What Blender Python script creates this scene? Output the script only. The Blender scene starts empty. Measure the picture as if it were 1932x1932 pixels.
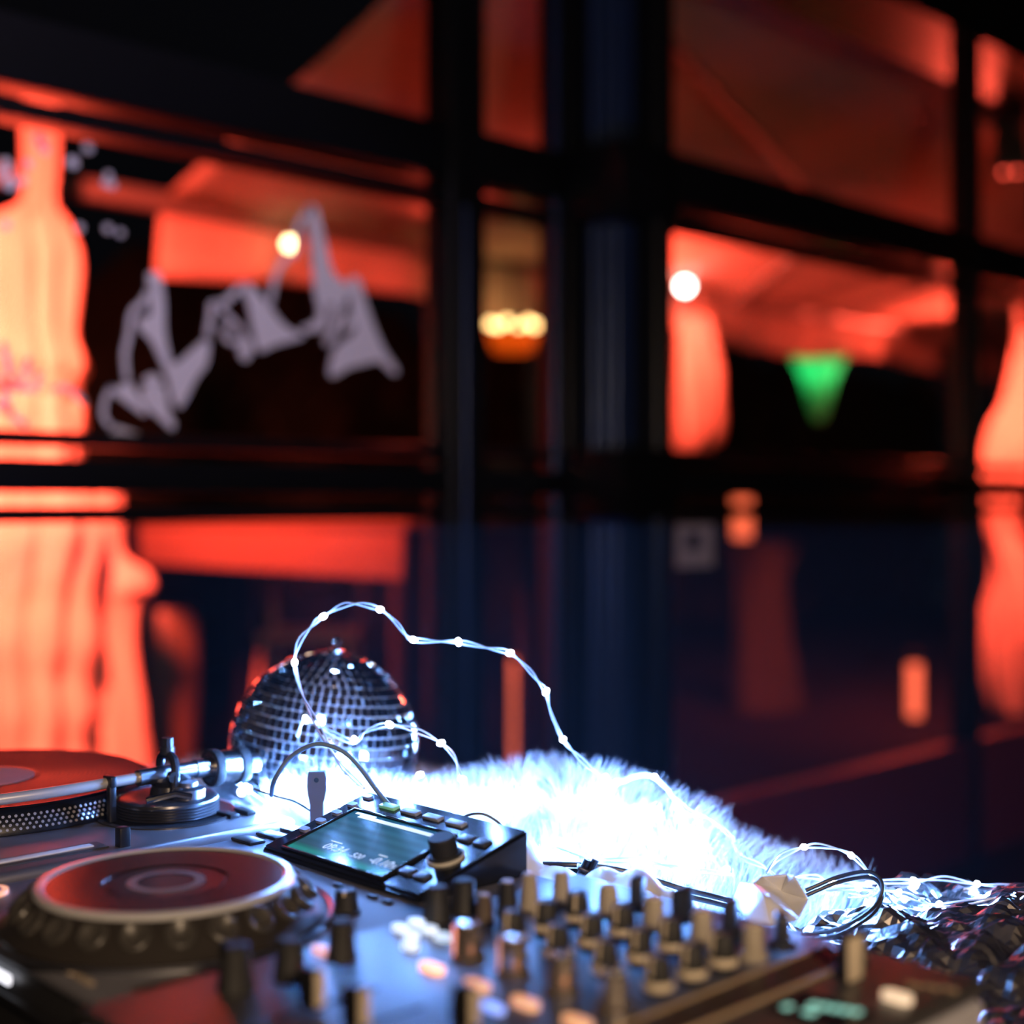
import bpy, bmesh, math, random
from mathutils import Vector, Matrix, noise, Euler

R = math.radians
random.seed(7)
scene = bpy.context.scene
C = scene.collection

# ---------------------------------------------------------------- camera
cam_data = bpy.data.cameras.new('camera')
cam = bpy.data.objects.new('camera', cam_data)
C.objects.link(cam)
cam.location = (0.0, 0.0, 1.19)
cam.rotation_euler = (R(90), 0, R(46.2))
cam_data.sensor_width = 36.0
cam_data.lens = 36.0 * 2600 / 1932
cam_data.shift_y = -16.0 / 1932
cam_data.clip_start = 0.02
cam_data.clip_end = 200
cam_data.dof.use_dof = True
cam_data.dof.focus_distance = 1.17
cam_data.dof.aperture_fstop = 2.0
scene.camera = cam

# ---------------------------------------------------------------- world: a night sky
world = bpy.data.worlds.new('night')
scene.world = world
world.use_nodes = True
wb = world.node_tree.nodes['Background']
wb.inputs['Color'].default_value = (0.004, 0.004, 0.006, 1)
wb.inputs['Strength'].default_value = 0.4

scene.view_settings.view_transform = 'Standard'
scene.view_settings.look = 'None'
scene.view_settings.gamma = 1.0
scene.view_settings.use_curve_mapping = False
scene.view_settings.exposure = 0.0
scene.cycles.use_denoising = True
scene.cycles.max_bounces = 6
scene.cycles.diffuse_bounces = 2
scene.cycles.glossy_bounces = 3
scene.cycles.transmission_bounces = 3
scene.cycles.volume_bounces = 0
scene.cycles.use_adaptive_sampling = True
scene.cycles.adaptive_threshold = 0.05
scene.cycles.transparent_max_bounces = 16
scene.cycles.sample_clamp_indirect = 6.0
scene.cycles.caustics_reflective = False
scene.cycles.caustics_refractive = False

# light strengths (the place's own lamps, built further down)
LED_W = 0.85         # each fairy light
HEATER_W = 300.0      # each infrared heater
PENDANT_W = 130.0       # warm room pendant
LED_COL = (0.14, 0.36, 1.0)
HEAT_COL = (1.0, 0.072, 0.040)

# ---------------------------------------------------------------- materials
MATS = {}
def mat(name, col, rough=0.5, metal=0.0, emit=None, estr=0.0, var=0.12, scale=30.0, bump=0.0, coat=0.0,
        trans=0.0, sheen=0.0, spec=0.5):
    if name in MATS:
        return MATS[name]
    m = bpy.data.materials.new(name)
    m.use_nodes = True
    nt = m.node_tree
    b = nt.nodes['Principled BSDF']
    tc = nt.nodes.new('ShaderNodeTexCoord')
    nz = nt.nodes.new('ShaderNodeTexNoise')
    nz.inputs['Scale'].default_value = scale
    nz.inputs['Detail'].default_value = 4
    nt.links.new(tc.outputs['Object'], nz.inputs['Vector'])
    mp = nt.nodes.new('ShaderNodeMapRange')
    mp.inputs['To Min'].default_value = 1 - var
    mp.inputs['To Max'].default_value = 1 + var
    nt.links.new(nz.outputs['Fac'], mp.inputs['Value'])
    hs = nt.nodes.new('ShaderNodeHueSaturation')
    hs.inputs['Color'].default_value = (*col, 1)
    nt.links.new(mp.outputs['Result'], hs.inputs['Value'])
    nt.links.new(hs.outputs['Color'], b.inputs['Base Color'])
    b.inputs['Roughness'].default_value = rough
    b.inputs['Metallic'].default_value = metal
    b.inputs['Coat Weight'].default_value = coat
    b.inputs['Coat Roughness'].default_value = 0.08
    b.inputs['Transmission Weight'].default_value = trans
    b.inputs['Sheen Weight'].default_value = sheen
    b.inputs['Specular IOR Level'].default_value = spec
    if emit:
        b.inputs['Emission Color'].default_value = (*emit, 1)
        b.inputs['Emission Strength'].default_value = estr
    if bump:
        bp = nt.nodes.new('ShaderNodeBump')
        bp.inputs['Strength'].default_value = bump
        bp.inputs['Distance'].default_value = 0.002
        nt.links.new(nz.outputs['Fac'], bp.inputs['Height'])
        nt.links.new(bp.outputs['Normal'], b.inputs['Normal'])
    MATS[name] = m
    return m

def glass_mat(name, tint=(0.9, 0.95, 0.95), refl=1.0):
    if name in MATS:
        return MATS[name]
    m = bpy.data.materials.new(name)
    m.use_nodes = True
    nt = m.node_tree
    nt.nodes.remove(nt.nodes['Principled BSDF'])
    out = nt.nodes['Material Output']
    tr = nt.nodes.new('ShaderNodeBsdfTransparent')
    tr.inputs['Color'].default_value = (*tint, 1)
    gl = nt.nodes.new('ShaderNodeBsdfGlossy')
    gl.inputs['Roughness'].default_value = 0.03
    fr = nt.nodes.new('ShaderNodeFresnel')
    geo = nt.nodes.new('ShaderNodeNewGeometry')
    ior = nt.nodes.new('ShaderNodeMapRange')       # same reflectance at both faces of the thin pane
    ior.inputs['To Min'].default_value = 1.45
    ior.inputs['To Max'].default_value = 1 / 1.45
    nt.links.new(geo.outputs['Backfacing'], ior.inputs['Value'])
    nt.links.new(ior.outputs['Result'], fr.inputs['IOR'])
    nz = nt.nodes.new('ShaderNodeTexNoise')
    nz.inputs['Scale'].default_value = 1.5
    mul = nt.nodes.new('ShaderNodeMapRange')
    mul.inputs['To Min'].default_value = 0.9 * refl
    mul.inputs['To Max'].default_value = 1.1 * refl
    nt.links.new(nz.outputs['Fac'], mul.inputs['Value'])
    nt.links.new(mul.outputs['Result'], gl.inputs['Color'])
    mx = nt.nodes.new('ShaderNodeMixShader')
    nt.links.new(fr.outputs['Fac'], mx.inputs['Fac'])
    nt.links.new(tr.outputs['BSDF'], mx.inputs[1])
    nt.links.new(gl.outputs['BSDF'], mx.inputs[2])
    nt.links.new(mx.outputs['Shader'], out.inputs['Surface'])
    MATS[name] = m
    return m

def cloth_mat(name, col, trans=0.35, bump=0.3, scale=14.0, var=0.12):
    """woven fabric: diffuse front with light leaking through"""
    if name in MATS:
        return MATS[name]
    m = bpy.data.materials.new(name)
    m.use_nodes = True
    nt = m.node_tree
    nt.nodes.remove(nt.nodes['Principled BSDF'])
    out = nt.nodes['Material Output']
    tc = nt.nodes.new('ShaderNodeTexCoord')
    nz = nt.nodes.new('ShaderNodeTexNoise')
    nz.inputs['Scale'].default_value = scale
    nz.inputs['Detail'].default_value = 5
    nt.links.new(tc.outputs['Object'], nz.inputs['Vector'])
    mp = nt.nodes.new('ShaderNodeMapRange')
    mp.inputs['To Min'].default_value = 1 - var
    mp.inputs['To Max'].default_value = 1 + var
    nt.links.new(nz.outputs['Fac'], mp.inputs['Value'])
    hs = nt.nodes.new('ShaderNodeHueSaturation')
    hs.inputs['Color'].default_value = (*col, 1)
    nt.links.new(mp.outputs['Result'], hs.inputs['Value'])
    df = nt.nodes.new('ShaderNodeBsdfDiffuse')
    tl = nt.nodes.new('ShaderNodeBsdfTranslucent')
    nt.links.new(hs.outputs['Color'], df.inputs['Color'])
    nt.links.new(hs.outputs['Color'], tl.inputs['Color'])
    bp = nt.nodes.new('ShaderNodeBump')
    bp.inputs['Strength'].default_value = bump
    bp.inputs['Distance'].default_value = 0.01
    nt.links.new(nz.outputs['Fac'], bp.inputs['Height'])
    nt.links.new(bp.outputs['Normal'], df.inputs['Normal'])
    mx = nt.nodes.new('ShaderNodeMixShader')
    mx.inputs['Fac'].default_value = trans
    nt.links.new(df.outputs['BSDF'], mx.inputs[1])
    nt.links.new(tl.outputs['BSDF'], mx.inputs[2])
    nt.links.new(mx.outputs['Shader'], out.inputs['Surface'])
    MATS[name] = m
    return m

def glow(name, col, strength):
    m = mat(name, (0.8, 0.8, 0.8), 0.4, emit=col, estr=strength)
    m.cycles.emission_sampling = 'NONE'     # small glowing parts; the lamps beside them do the lighting
    return m

BLACK = mat('black_plastic', (0.012, 0.012, 0.014), 0.38)
RUBBER = mat('black_rubber', (0.02, 0.02, 0.021), 0.6)
FRAME = mat('black_frame_paint', (0.006, 0.0065, 0.008), 0.34, bump=0.05, scale=60, spec=0.3)
ALU = mat('brushed_aluminium', (0.55, 0.56, 0.6), 0.3, 1.0, var=0.08, scale=80)
CHROME = mat('chrome', (0.8, 0.8, 0.82), 0.12, 1.0, var=0.03)
GLASS = glass_mat('window_glass')

# ---------------------------------------------------------------- mesh helpers
class MB:
    def __init__(self):
        self.bm = bmesh.new()
    def _add(self, vs, fs):
        v = [self.bm.verts.new(p) for p in vs]
        for f in fs:
            try:
                self.bm.faces.new([v[i] for i in f])
            except ValueError:
                pass
        return v
    def box(self, c, s, bev=0.0, seg=2, rot=None):
        t = bmesh.new()
        bmesh.ops.create_cube(t, size=1.0)
        for v in t.verts:
            v.co = Vector((v.co.x * s[0], v.co.y * s[1], v.co.z * s[2]))
        if bev:
            bmesh.ops.bevel(t, geom=t.edges[:], offset=bev, segments=seg, affect='EDGES', profile=0.5)
        M = Matrix.Translation(c)
        if rot:
            M = M @ Euler(rot).to_matrix().to_4x4()
        t.transform(M)
        self._merge(t)
        return self
    def _merge(self, t):
        me = bpy.data.meshes.new('tmp')
        t.to_mesh(me)
        t.free()
        self.bm.from_mesh(me)
        bpy.data.meshes.remove(me)
    def lathe(self, prof, n=32, c=(0, 0, 0), axis=None):
        """prof: (r, z) pairs from bottom to top; closed by caps where r is 0"""
        rings = []
        vs, fs = [], []
        for r, z in prof:
            if r <= 1e-7:
                rings.append([len(vs)])
                vs.append((0, 0, z))
            else:
                k = len(vs)
                rings.append(list(range(k, k + n)))
                for i in range(n):
                    a = 2 * math.pi * i / n
                    vs.append((r * math.cos(a), r * math.sin(a), z))
        for a, b in zip(rings, rings[1:]):
            for i in range(n):
                j = (i + 1) % n
                if len(a) == 1 and len(b) == 1:
                    continue
                if len(a) == 1:
                    fs.append((a[0], b[j], b[i]))
                elif len(b) == 1:
                    fs.append((a[i], a[j], b[0]))
                else:
                    fs.append((a[i], a[j], b[j], b[i]))
        M = Matrix.Translation(c)
        if axis is not None:
            M = M @ Vector((0, 0, 1)).rotation_difference(Vector(axis)).to_matrix().to_4x4()
        self._add([M @ Vector(v) for v in vs], fs)
        return self
    def cyl(self, c, r, h, n=24, axis=None, bev=0.0, r2=None):
        r2 = r if r2 is None else r2
        if bev:
            pr = [(0, 0), (r - bev, 0), (r, bev), (r2, h - bev), (r2 - bev, h), (0, h)]
        else:
            pr = [(0, 0), (r, 0), (r2, h), (0, h)]
        return self.lathe(pr, n, c, axis)
    def tube(self, pts, r, n=8, caps=True):
        pts = [Vector(p) for p in pts]
        rr = r if isinstance(r, (list, tuple)) else [r] * len(pts)
        vs, fs = [], []
        up = Vector((0, 0, 1))
        prev = None
        for i, p in enumerate(pts):
            t = (pts[min(i + 1, len(pts) - 1)] - pts[max(i - 1, 0)])
            if t.length < 1e-9:
                t = Vector((0, 0, 1))
            t.normalize()
            if prev is None:
                a = t.cross(up)
                if a.length < 1e-4:
                    a = t.cross(Vector((1, 0, 0)))
            else:
                a = prev - t * prev.dot(t)
                if a.length < 1e-6:
                    a = t.cross(up)
            a.normalize()
            prev = a
            b = t.cross(a)
            for k in range(n):
                an = 2 * math.pi * k / n
                vs.append(p + (a * math.cos(an) + b * math.sin(an)) * rr[i])
        for i in range(len(pts) - 1):
            for k in range(n):
                l = (k + 1) % n
                fs.append((i * n + k, i * n + l, (i + 1) * n + l, (i + 1) * n + k))
        if caps:
            fs.append(tuple(reversed(range(n))))
            fs.append(tuple(range((len(pts) - 1) * n, len(pts) * n)))
        self._add(vs, fs)
        return self
    def sphere(self, c, r, u=16, v=10, s=(1, 1, 1)):
        t = bmesh.new()
        bmesh.ops.create_uvsphere(t, u_segments=u, v_segments=v, radius=r)
        t.transform(Matrix.Translation(c) @ Matrix.Diagonal((*s, 1)))
        self._merge(t)
        return self
    def prism(self, poly, z0, z1):
        """extrude a plan polygon (x, y) from z0 to z1"""
        n = len(poly)
        vs = [(x, y, z0) for x, y in poly] + [(x, y, z1) for x, y in poly]
        fs = [tuple(reversed(range(n))), tuple(range(n, 2 * n))]
        fs += [(i, (i + 1) % n, n + (i + 1) % n, n + i) for i in range(n)]
        self._add(vs, fs)
        return self
    def slab_yz(self, poly, x0, x1):
        """extrude a polygon (y, z) along x"""
        n = len(poly)
        vs = [(x0, y, z) for y, z in poly] + [(x1, y, z) for y, z in poly]
        fs = [tuple(reversed(range(n))), tuple(range(n, 2 * n))]
        fs += [(i, (i + 1) % n, n + (i + 1) % n, n + i) for i in range(n)]
        self._add(vs, fs)
        return self
    def grid(self, fn, nu, nv):
        vs = [fn(i / (nu - 1), j / (nv - 1)) for j in range(nv) for i in range(nu)]
        fs = [(j * nu + i, j * nu + i + 1, (j + 1) * nu + i + 1, (j + 1) * nu + i)
              for j in range(nv - 1) for i in range(nu - 1)]
        self._add(vs, fs)
        return self
    def mesh(self, name, smooth=True, angle=35):
        bmesh.ops.recalc_face_normals(self.bm, faces=self.bm.faces[:])
        me = bpy.data.meshes.new(name)
        if smooth:
            for f in self.bm.faces:
                f.smooth = True
            for e in self.bm.edges:
                if len(e.link_faces) == 2 and e.calc_face_angle(0) > R(angle):
                    e.smooth = False
        self.bm.to_mesh(me)
        self.bm.free()
        return me
    def build(self, name, material, parent=None, loc=(0, 0, 0), smooth=True, rot=None, angle=35):
        return link(name, self.mesh(name, smooth, angle), material, parent, loc, rot)

def link(name, me, material, parent=None, loc=(0, 0, 0), rot=None):
    o = bpy.data.objects.new(name, me)
    C.objects.link(o)
    if material is not None and not me.materials:
        me.materials.append(material)
    o.location = loc
    if rot is not None:
        o.rotation_euler = rot
    o.parent = parent
    return o

def tag(o, label, cat, group=None, kind=None):
    o['label'] = label
    o['category'] = cat
    if group:
        o['group'] = group
    if kind:
        o['kind'] = kind
    return o

def thing(name, label, cat, loc=(0, 0, 0), rotz=0.0, group=None):
    o = bpy.data.objects.new(name, None)
    C.objects.link(o)
    o.empty_display_size = 0.05
    o.location = loc
    o.rotation_euler = (0, 0, rotz)
    return tag(o, label, cat, group)

def struct(o, label=None):
    o['kind'] = 'structure'
    if label:
        o['label'] = label
    return o

def copy_tree(o, parent=None):
    kids = list(o.children)
    c = o.copy()
    C.objects.link(c)
    c.parent = parent
    for k in kids:
        copy_tree(k, c)
    return c

def lamp(name, kind, loc, energy, col, parent=None, size=0.02, rot=None, size_y=None, spread=None):
    l = bpy.data.lights.new(name, kind)
    l.energy = energy
    l.color = col
    if kind == 'AREA':
        l.size = size
        if size_y:
            l.shape = 'RECTANGLE'
            l.size_y = size_y
        if spread:
            l.spread = spread
    else:
        l.shadow_soft_size = size
    o = bpy.data.objects.new(name, l)
    C.objects.link(o)
    o.location = loc
    if rot:
        o.rotation_euler = rot
    o.parent = parent
    return o

def smooth_path(pts, sub=6):
    P = [Vector(p) for p in pts]
    out = []
    for i in range(len(P) - 1):
        a, b, c, d = P[max(i - 1, 0)], P[i], P[i + 1], P[min(i + 2, len(P) - 1)]
        for k in range(sub):
            t = k / sub
            out.append(0.5 * ((2 * b) + (c - a) * t + (2 * a - 5 * b + 4 * c - d) * t * t + (3 * b - a - 3 * c + d) * t ** 3))
    out.append(P[-1])
    return out

# ================================================================ the room and its glazed front
XL, XR = -2.5, -2.3            # glass planes: the bays before and after the stepped post
WALL = mat('dark_plaster', (0.05, 0.045, 0.04), 0.8, bump=0.2, scale=25)
struct(MB().box((0.15, 2.6, -0.05), (5.5, 10.2, 0.1)).build('floor', mat('dark_floor', (0.03, 0.026, 0.022), 0.45, scale=6, var=0.3)))
struct(MB().box((0.2, 2.6, 3.25), (5.6, 10.2, 0.1)).build('ceiling', mat('dark_ceiling', (0.05, 0.047, 0.045), 0.85)))
struct(MB().box((2.85, 2.6, 1.6), (0.1, 10.2, 3.2)).build('wall_right', WALL))
struct(MB().box((0.15, -2.45, 1.6), (5.5, 0.1, 3.2)).build('wall_back', WALL))
struct(MB().box((0.25, 7.65, 1.6), (5.1, 0.1, 3.2)).build('wall_front', WALL))
struct(MB().box((-9.3, 3.0, -0.06), (13.4, 24, 0.1)).build('terrace_ground', mat('terrace_paving', (0.010, 0.009, 0.009), 0.85, bump=0.4, scale=9, spec=0.1)),
       'dark paved terrace outside the glazed front')
# blind wall left and above of the bays
struct(MB().box((-2.5, -1.1, 1.6), (0.14, 2.6, 3.2)).build('wall_left', WALL))
struct(MB().box((-2.42, 1.4, 2.98), (0.2, 2.3, 0.44)).box((-2.42, 5.1, 2.98), (0.3, 5.1, 0.44)).build('trim_1', FRAME), 'black lintel above the glazed bays')

def post(n, x0, x1, y0, y1, z0=0.0, z1=2.78, bev=0.012, m=None, label=None):
    return struct(MB().box(((x0 + x1) / 2, (y0 + y1) / 2, (z0 + z1) / 2), (x1 - x0, y1 - y0, z1 - z0), bev, 3).build('trim_%d' % n, m or FRAME), label)
post(2, -2.55, -2.45, 2.149, 2.266, label='black door jamb between the drawn-on window and the narrow pane')
post(3, -2.55, -2.44, 2.538, 2.66, label='black jamb on the far side of the narrow pane')
post(4, -2.345, -2.25, 2.668, 2.746, bev=0.028, label='black stepped corner post with rounded edges')
post(5, -2.35, -2.25, 4.305, 4.353, label='slim black mullion at the end of the wide bay')
post(6, -2.36, -2.24, 6.9, 7.1, label='far black mullion')
post(7, -2.56, -2.44, 0.1, 0.22, label='black jamb at the start of the drawn-on window')
# ribbed steel upright in the corner of the step
pipe = MB()
for k, (px, py) in enumerate(((-2.432, 2.625), (-2.405, 2.640), (-2.378, 2.652))):
    pipe.cyl((px, py, 0.0), 0.017, 2.78, 20)
pipe.box((-2.41, 2.672, 1.39), (0.16, 0.05, 2.78))
struct(pipe.build('trim_8', mat('led_tinted_steel', (0.03, 0.055, 0.14), 0.3, 0.4)), 'ribbed steel upright in the glazing corner, fairy-light blue put into its colour')  # blue sheen of the fairy lights is put into the base colour
struct(MB().cyl((-2.47, 2.52, 0), 0.012, 2.78, 16).build('trim_9', mat('led_tinted_steel', (0.03, 0.055, 0.14), 0.3)), 'thin steel rod beside the narrow pane')
struct(MB().cyl((-2.455, 2.2, 0.35), 0.009, 1.55, 16).build('trim_10', mat('led_tinted_steel', (0.03, 0.055, 0.14), 0.3)), 'upright pull bar on the door jamb')

def bay(n, xp, y0, y1, label):
    """one glazed bay: panes, sashes, transom, mid rail, kick panel"""
    w = struct(thing('window_%d' % n, label, 'window', (xp, (y0 + y1) / 2, 0)))
    del w['category']
    L, yc = y1 - y0, 0.0
    for z0, z1 in ((0.39, 1.155), (1.325, 1.907), (2.09, 2.76)):
        MB().box((0, yc, (z0 + z1) / 2), (0.008, L, z1 - z0)).build('pane', GLASS, w, smooth=False)
    rail = lambda nm, z0, z1, t, m, dx=0.0, b=0.004: MB().box((dx, yc, (z0 + z1) / 2), (t, L, z1 - z0), b).build(nm, m, w)
    rail('transom', 1.965, 2.09, 0.09, FRAME)
    rail('gap_pane', 1.936, 1.967, 0.008, GLASS, 0.0, 0.0)
    rail('sash_rail', 1.905, 1.938, 0.075, FRAME)
    rail('sash_rail', 1.298, 1.327, 0.075, FRAME)
    rail('gap_pane', 1.272, 1.300, 0.008, GLASS, 0.0, 0.0)
    rail('mid_rail', 1.21, 1.274, 0.09, FRAME)
    rail('gap_pane', 1.183, 1.212, 0.008, GLASS, 0.0, 0.0)
    rail('sash_rail', 1.153, 1.185, 0.075, FRAME)
    rail('kick_panel', 0.0, 0.39, 0.06, mat('oxblood_panel', (0.22, 0.02, 0.02), 0.45))
    return w
bay(1, XL, 0.22, 2.16, 'glazed bay with the mountain drawing, black rails')
bay(2, XL, 2.262, 2.542, 'narrow glazed bay between two black jambs')
bay(3, XR, 2.74, 4.31, 'wide glazed bay beside the stepped post')
bay(4, XR, 4.35, 6.92, 'last glazed bay beyond the slim mullion')
# transom and rail carried across the step
tb = MB()
for z0, z1 in ((1.905, 2.09), (1.153, 1.327)):
    tb.box((-2.35, 2.64, (z0 + z1) / 2), (0.21, 0.22, z1 - z0), 0.006)
struct(tb.build('trim_11', FRAME), 'black rail blocks crossing the stepped post')

# ---------------------------------------------------------------- chalk drawings on the glass
CHALK = mat('chalk_pen', (0.9, 0.85, 0.93), 0.8, bump=0.3, scale=120, var=0.1)
XG = -2.4955
def ribbon(pts, w):
    """outline of a stroke of width w along pts (y, z)"""
    P = [Vector((p[0], p[1])) for p in pts]
    L, Rr = [], []
    for i, p in enumerate(P):
        t = (P[min(i + 1, len(P) - 1)] - P[max(i - 1, 0)]).normalized()
        nrm = Vector((-t.y, t.x)) * w / 2
        L.append(p + nrm)
        Rr.append(p - nrm)
    return L, Rr
def stroke(pts, w, parent, name='stroke'):
    m = MB()
    pts = [(p.x, p.y) for p in smooth_path([(a, b, 0) for a, b in pts], 4)]
    L, Rr = ribbon(pts, w)
    n = len(L)
    vs = []
    for x in (XG - 0.0008, XG + 0.0012):
        vs += [(x, p.x, p.y) for p in L] + [(x, p.x, p.y) for p in Rr]
    fs = []
    for i in range(n - 1):
        fs.append((i, i + 1, n + i + 1, n + i))
        fs.append((2 * n + i, 3 * n + i, 3 * n + i + 1, 2 * n + i + 1))
        fs.append((i, 2 * n + i, 2 * n + i + 1, i + 1))
        fs.append((n + i, n + i + 1, 3 * n + i + 1, 3 * n + i))
    m._add(vs, fs)
    m.cyl((XG - 0.0008, *pts[0]), w / 2, 0.002, 16, (1, 0, 0))
    m.cyl((XG - 0.0008, *pts[-1]), w / 2, 0.002, 16, (1, 0, 0))
    return m.build(name, CHALK, parent, smooth=False)
def fill(poly, parent, name='filled_patch'):
    P = smooth_path([(a, b, 0) for a, b in poly + poly[:1]], 3)[:-1]
    return MB().slab_yz([(p.x, p.y) for p in P], XG - 0.0008, XG + 0.0012).build(name, CHALK, parent, smooth=False)
def dot(p, r, parent, sy=1.0, name='dot'):
    return MB().lathe([(0, -0.0008), (r, -0.0008), (r, 0.0012), (0, 0.0012)], 20, (0, 0, 0), (1, 0, 0)).build(
        name, CHALK, parent, (XG, p[0], p[1]), smooth=False)

dr = thing('mountain_drawing', 'white chalk drawing of snowy mountain peaks on the window glass', 'drawing', (0, 0, 0))
fill([(1.3815, 1.6491), (1.3961, 1.6557), (1.4101, 1.6507), (1.42, 1.5987), (1.4219, 1.539), (1.4312, 1.4932), (1.4413, 1.4732), (1.4746, 1.4981), (1.5072, 1.5261), (1.5247, 1.5309), (1.5188, 1.4794), (1.4937, 1.4471), (1.4746, 1.4122), (1.4594, 1.3879), (1.4481, 1.3874), (1.4368, 1.4068), (1.4256, 1.4462), (1.4071, 1.4848), (1.3888, 1.5164), (1.3652, 1.5374), (1.3634, 1.5569), (1.3815, 1.5651), (1.3906, 1.5726), (1.3851, 1.6116)], dr)
stroke([(1.3869, 1.6184), (1.3706, 1.5904), (1.349, 1.5686), (1.3411, 1.5223), (1.3323, 1.4825), (1.3376, 1.4341)], 0.0125, dr)
fill([(1.3294, 1.4303), (1.3454, 1.4313), (1.3598, 1.4093), (1.3797, 1.3742), (1.3706, 1.3672), (1.3454, 1.3824), (1.303, 1.4093), (1.2978, 1.4187), (1.3241, 1.4203)], dr)
stroke([(1.303, 1.4158), (1.2908, 1.3926), (1.2874, 1.3603), (1.3065, 1.3385)], 0.0105, dr)
fill([(1.2995, 1.3414), (1.3171, 1.3421), (1.3419, 1.3349), (1.3742, 1.3246), (1.3724, 1.3114), (1.3383, 1.3137), (1.31, 1.3225)], dr)
fill([(1.367, 1.4162), (1.3778, 1.4234), (1.4182, 1.4274), (1.4256, 1.4062), (1.4331, 1.37), (1.4443, 1.3504), (1.4349, 1.34), (1.4145, 1.3559), (1.3851, 1.3777), (1.3706, 1.4)], dr)
fill([(1.3724, 1.4362), (1.3815, 1.4467), (1.3998, 1.4495), (1.4126, 1.442), (1.4108, 1.432), (1.3961, 1.4251), (1.3797, 1.4268)], dr)
stroke([(1.5188, 1.5304), (1.5286, 1.5858), (1.5306, 1.6031), (1.5522, 1.607), (1.5721, 1.621), (1.6043, 1.6522)], 0.0140, dr)
stroke([(1.5443, 1.6045), (1.5641, 1.5858), (1.5841, 1.5704), (1.6002, 1.558), (1.6043, 1.541), (1.5841, 1.5289), (1.5641, 1.5342), (1.5601, 1.551), (1.5761, 1.5662)], 0.0110, dr)
fill([(1.5942, 1.5262), (1.6063, 1.5411), (1.6226, 1.539), (1.6288, 1.522), (1.6226, 1.5006), (1.6104, 1.491), (1.5962, 1.5021)], dr)
fill([(1.5962, 1.6513), (1.6124, 1.6583), (1.6288, 1.6514), (1.6577, 1.6264), (1.6786, 1.6073), (1.704, 1.5813), (1.7339, 1.5661), (1.7578, 1.5628), (1.7556, 1.5518), (1.7082, 1.5372), (1.6744, 1.5256), (1.6577, 1.5155), (1.6411, 1.5195), (1.6329, 1.5468), (1.6247, 1.5811), (1.6165, 1.6152), (1.6043, 1.6383)], dr)
stroke([(1.6723, 1.6173), (1.6807, 1.6535), (1.6912, 1.6901), (1.7125, 1.7211), (1.7382, 1.7386), (1.7426, 1.7823), (1.7556, 1.8128), (1.7797, 1.838)], 0.0125, dr)
fill([(1.7599, 1.8351), (1.7797, 1.8471), (1.7951, 1.8421), (1.8085, 1.8022), (1.8219, 1.7565), (1.8399, 1.7038), (1.881, 1.6826), (1.8879, 1.6648), (1.8718, 1.6409), (1.8626, 1.6031), (1.849, 1.5651), (1.8241, 1.541), (1.8152, 1.5513), (1.8354, 1.5823), (1.8399, 1.6304), (1.8286, 1.6329), (1.8219, 1.592), (1.8129, 1.5748), (1.7643, 1.5669), (1.7578, 1.5772), (1.7907, 1.5928), (1.7996, 1.6191), (1.7907, 1.6473), (1.7863, 1.6903), (1.7797, 1.7692), (1.7709, 1.815)], dr)
fill([(1.8833, 1.6866), (1.8949, 1.7027), (1.9135, 1.6974), (1.9323, 1.647), (1.9607, 1.5858), (1.9896, 1.539), (2.0236, 1.5014), (2.0114, 1.4892), (1.9703, 1.5148), (1.9182, 1.5037), (1.881, 1.4937), (1.8444, 1.4728), (1.8286, 1.4791), (1.8399, 1.5276), (1.8626, 1.5515), (1.8902, 1.5685), (1.9042, 1.5921), (1.8672, 1.5777), (1.8718, 1.6003), (1.8902, 1.6205)], dr)

sn = thing('snow_drawing', 'scattered white chalk snowflake dots high on the window glass', 'drawing', (0, 0, 0))
for p, r in zip([(1.1544, 1.8811), (1.1601, 1.8709), (1.1658, 1.8607), (1.2546, 1.8798), (1.2232, 1.8454), (1.1351, 1.8271), (1.091, 1.8205), (1.0975, 1.809), (1.0991, 1.7856), (1.1236, 1.7943), (1.2973, 1.8325), (1.292, 1.8166), (1.3046, 1.8153), (1.2371, 1.722), (1.2963, 1.7282), (1.3234, 1.7235), (1.0797, 1.8013), (1.0926, 1.7057)],
                (0.010, 0.011, 0.010, 0.010, 0.011, 0.0085, 0.010, 0.008, 0.013, 0.008, 0.007, 0.008, 0.008, 0.008, 0.008, 0.007, 0.009, 0.009)):
    dot(p, r, sn)
st = thing('star_drawing', 'white chalk star sketched low on the window glass beside the pale parasol', 'drawing', (0, 0, 0))
stroke([(1.0862, 1.4829), (1.0943, 1.4504), (1.1024, 1.4225)], 0.014, st)
stroke([(1.1024, 1.4225), (1.1154, 1.4075), (1.1285, 1.4305), (1.1335, 1.4595)], 0.012, st)
stroke([(1.0926, 1.4061), (1.122, 1.4047), (1.1501, 1.4095), (1.1551, 1.4355)], 0.013, st)
stroke([(1.0862, 1.4152), (1.0894, 1.387), (1.1024, 1.3561), (1.1285, 1.3382)], 0.014, st)
stroke([(1.0606, 1.373), (1.0797, 1.3708), (1.0991, 1.3591)], 0.013, st)
stroke([(1.0638, 1.4326), (1.0797, 1.4148), (1.0926, 1.4061)], 0.013, st)
stroke([(1.182, 1.4049), (1.2025, 1.4126), (1.2232, 1.404), (1.2458, 1.3855)], 0.010, st)

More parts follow.
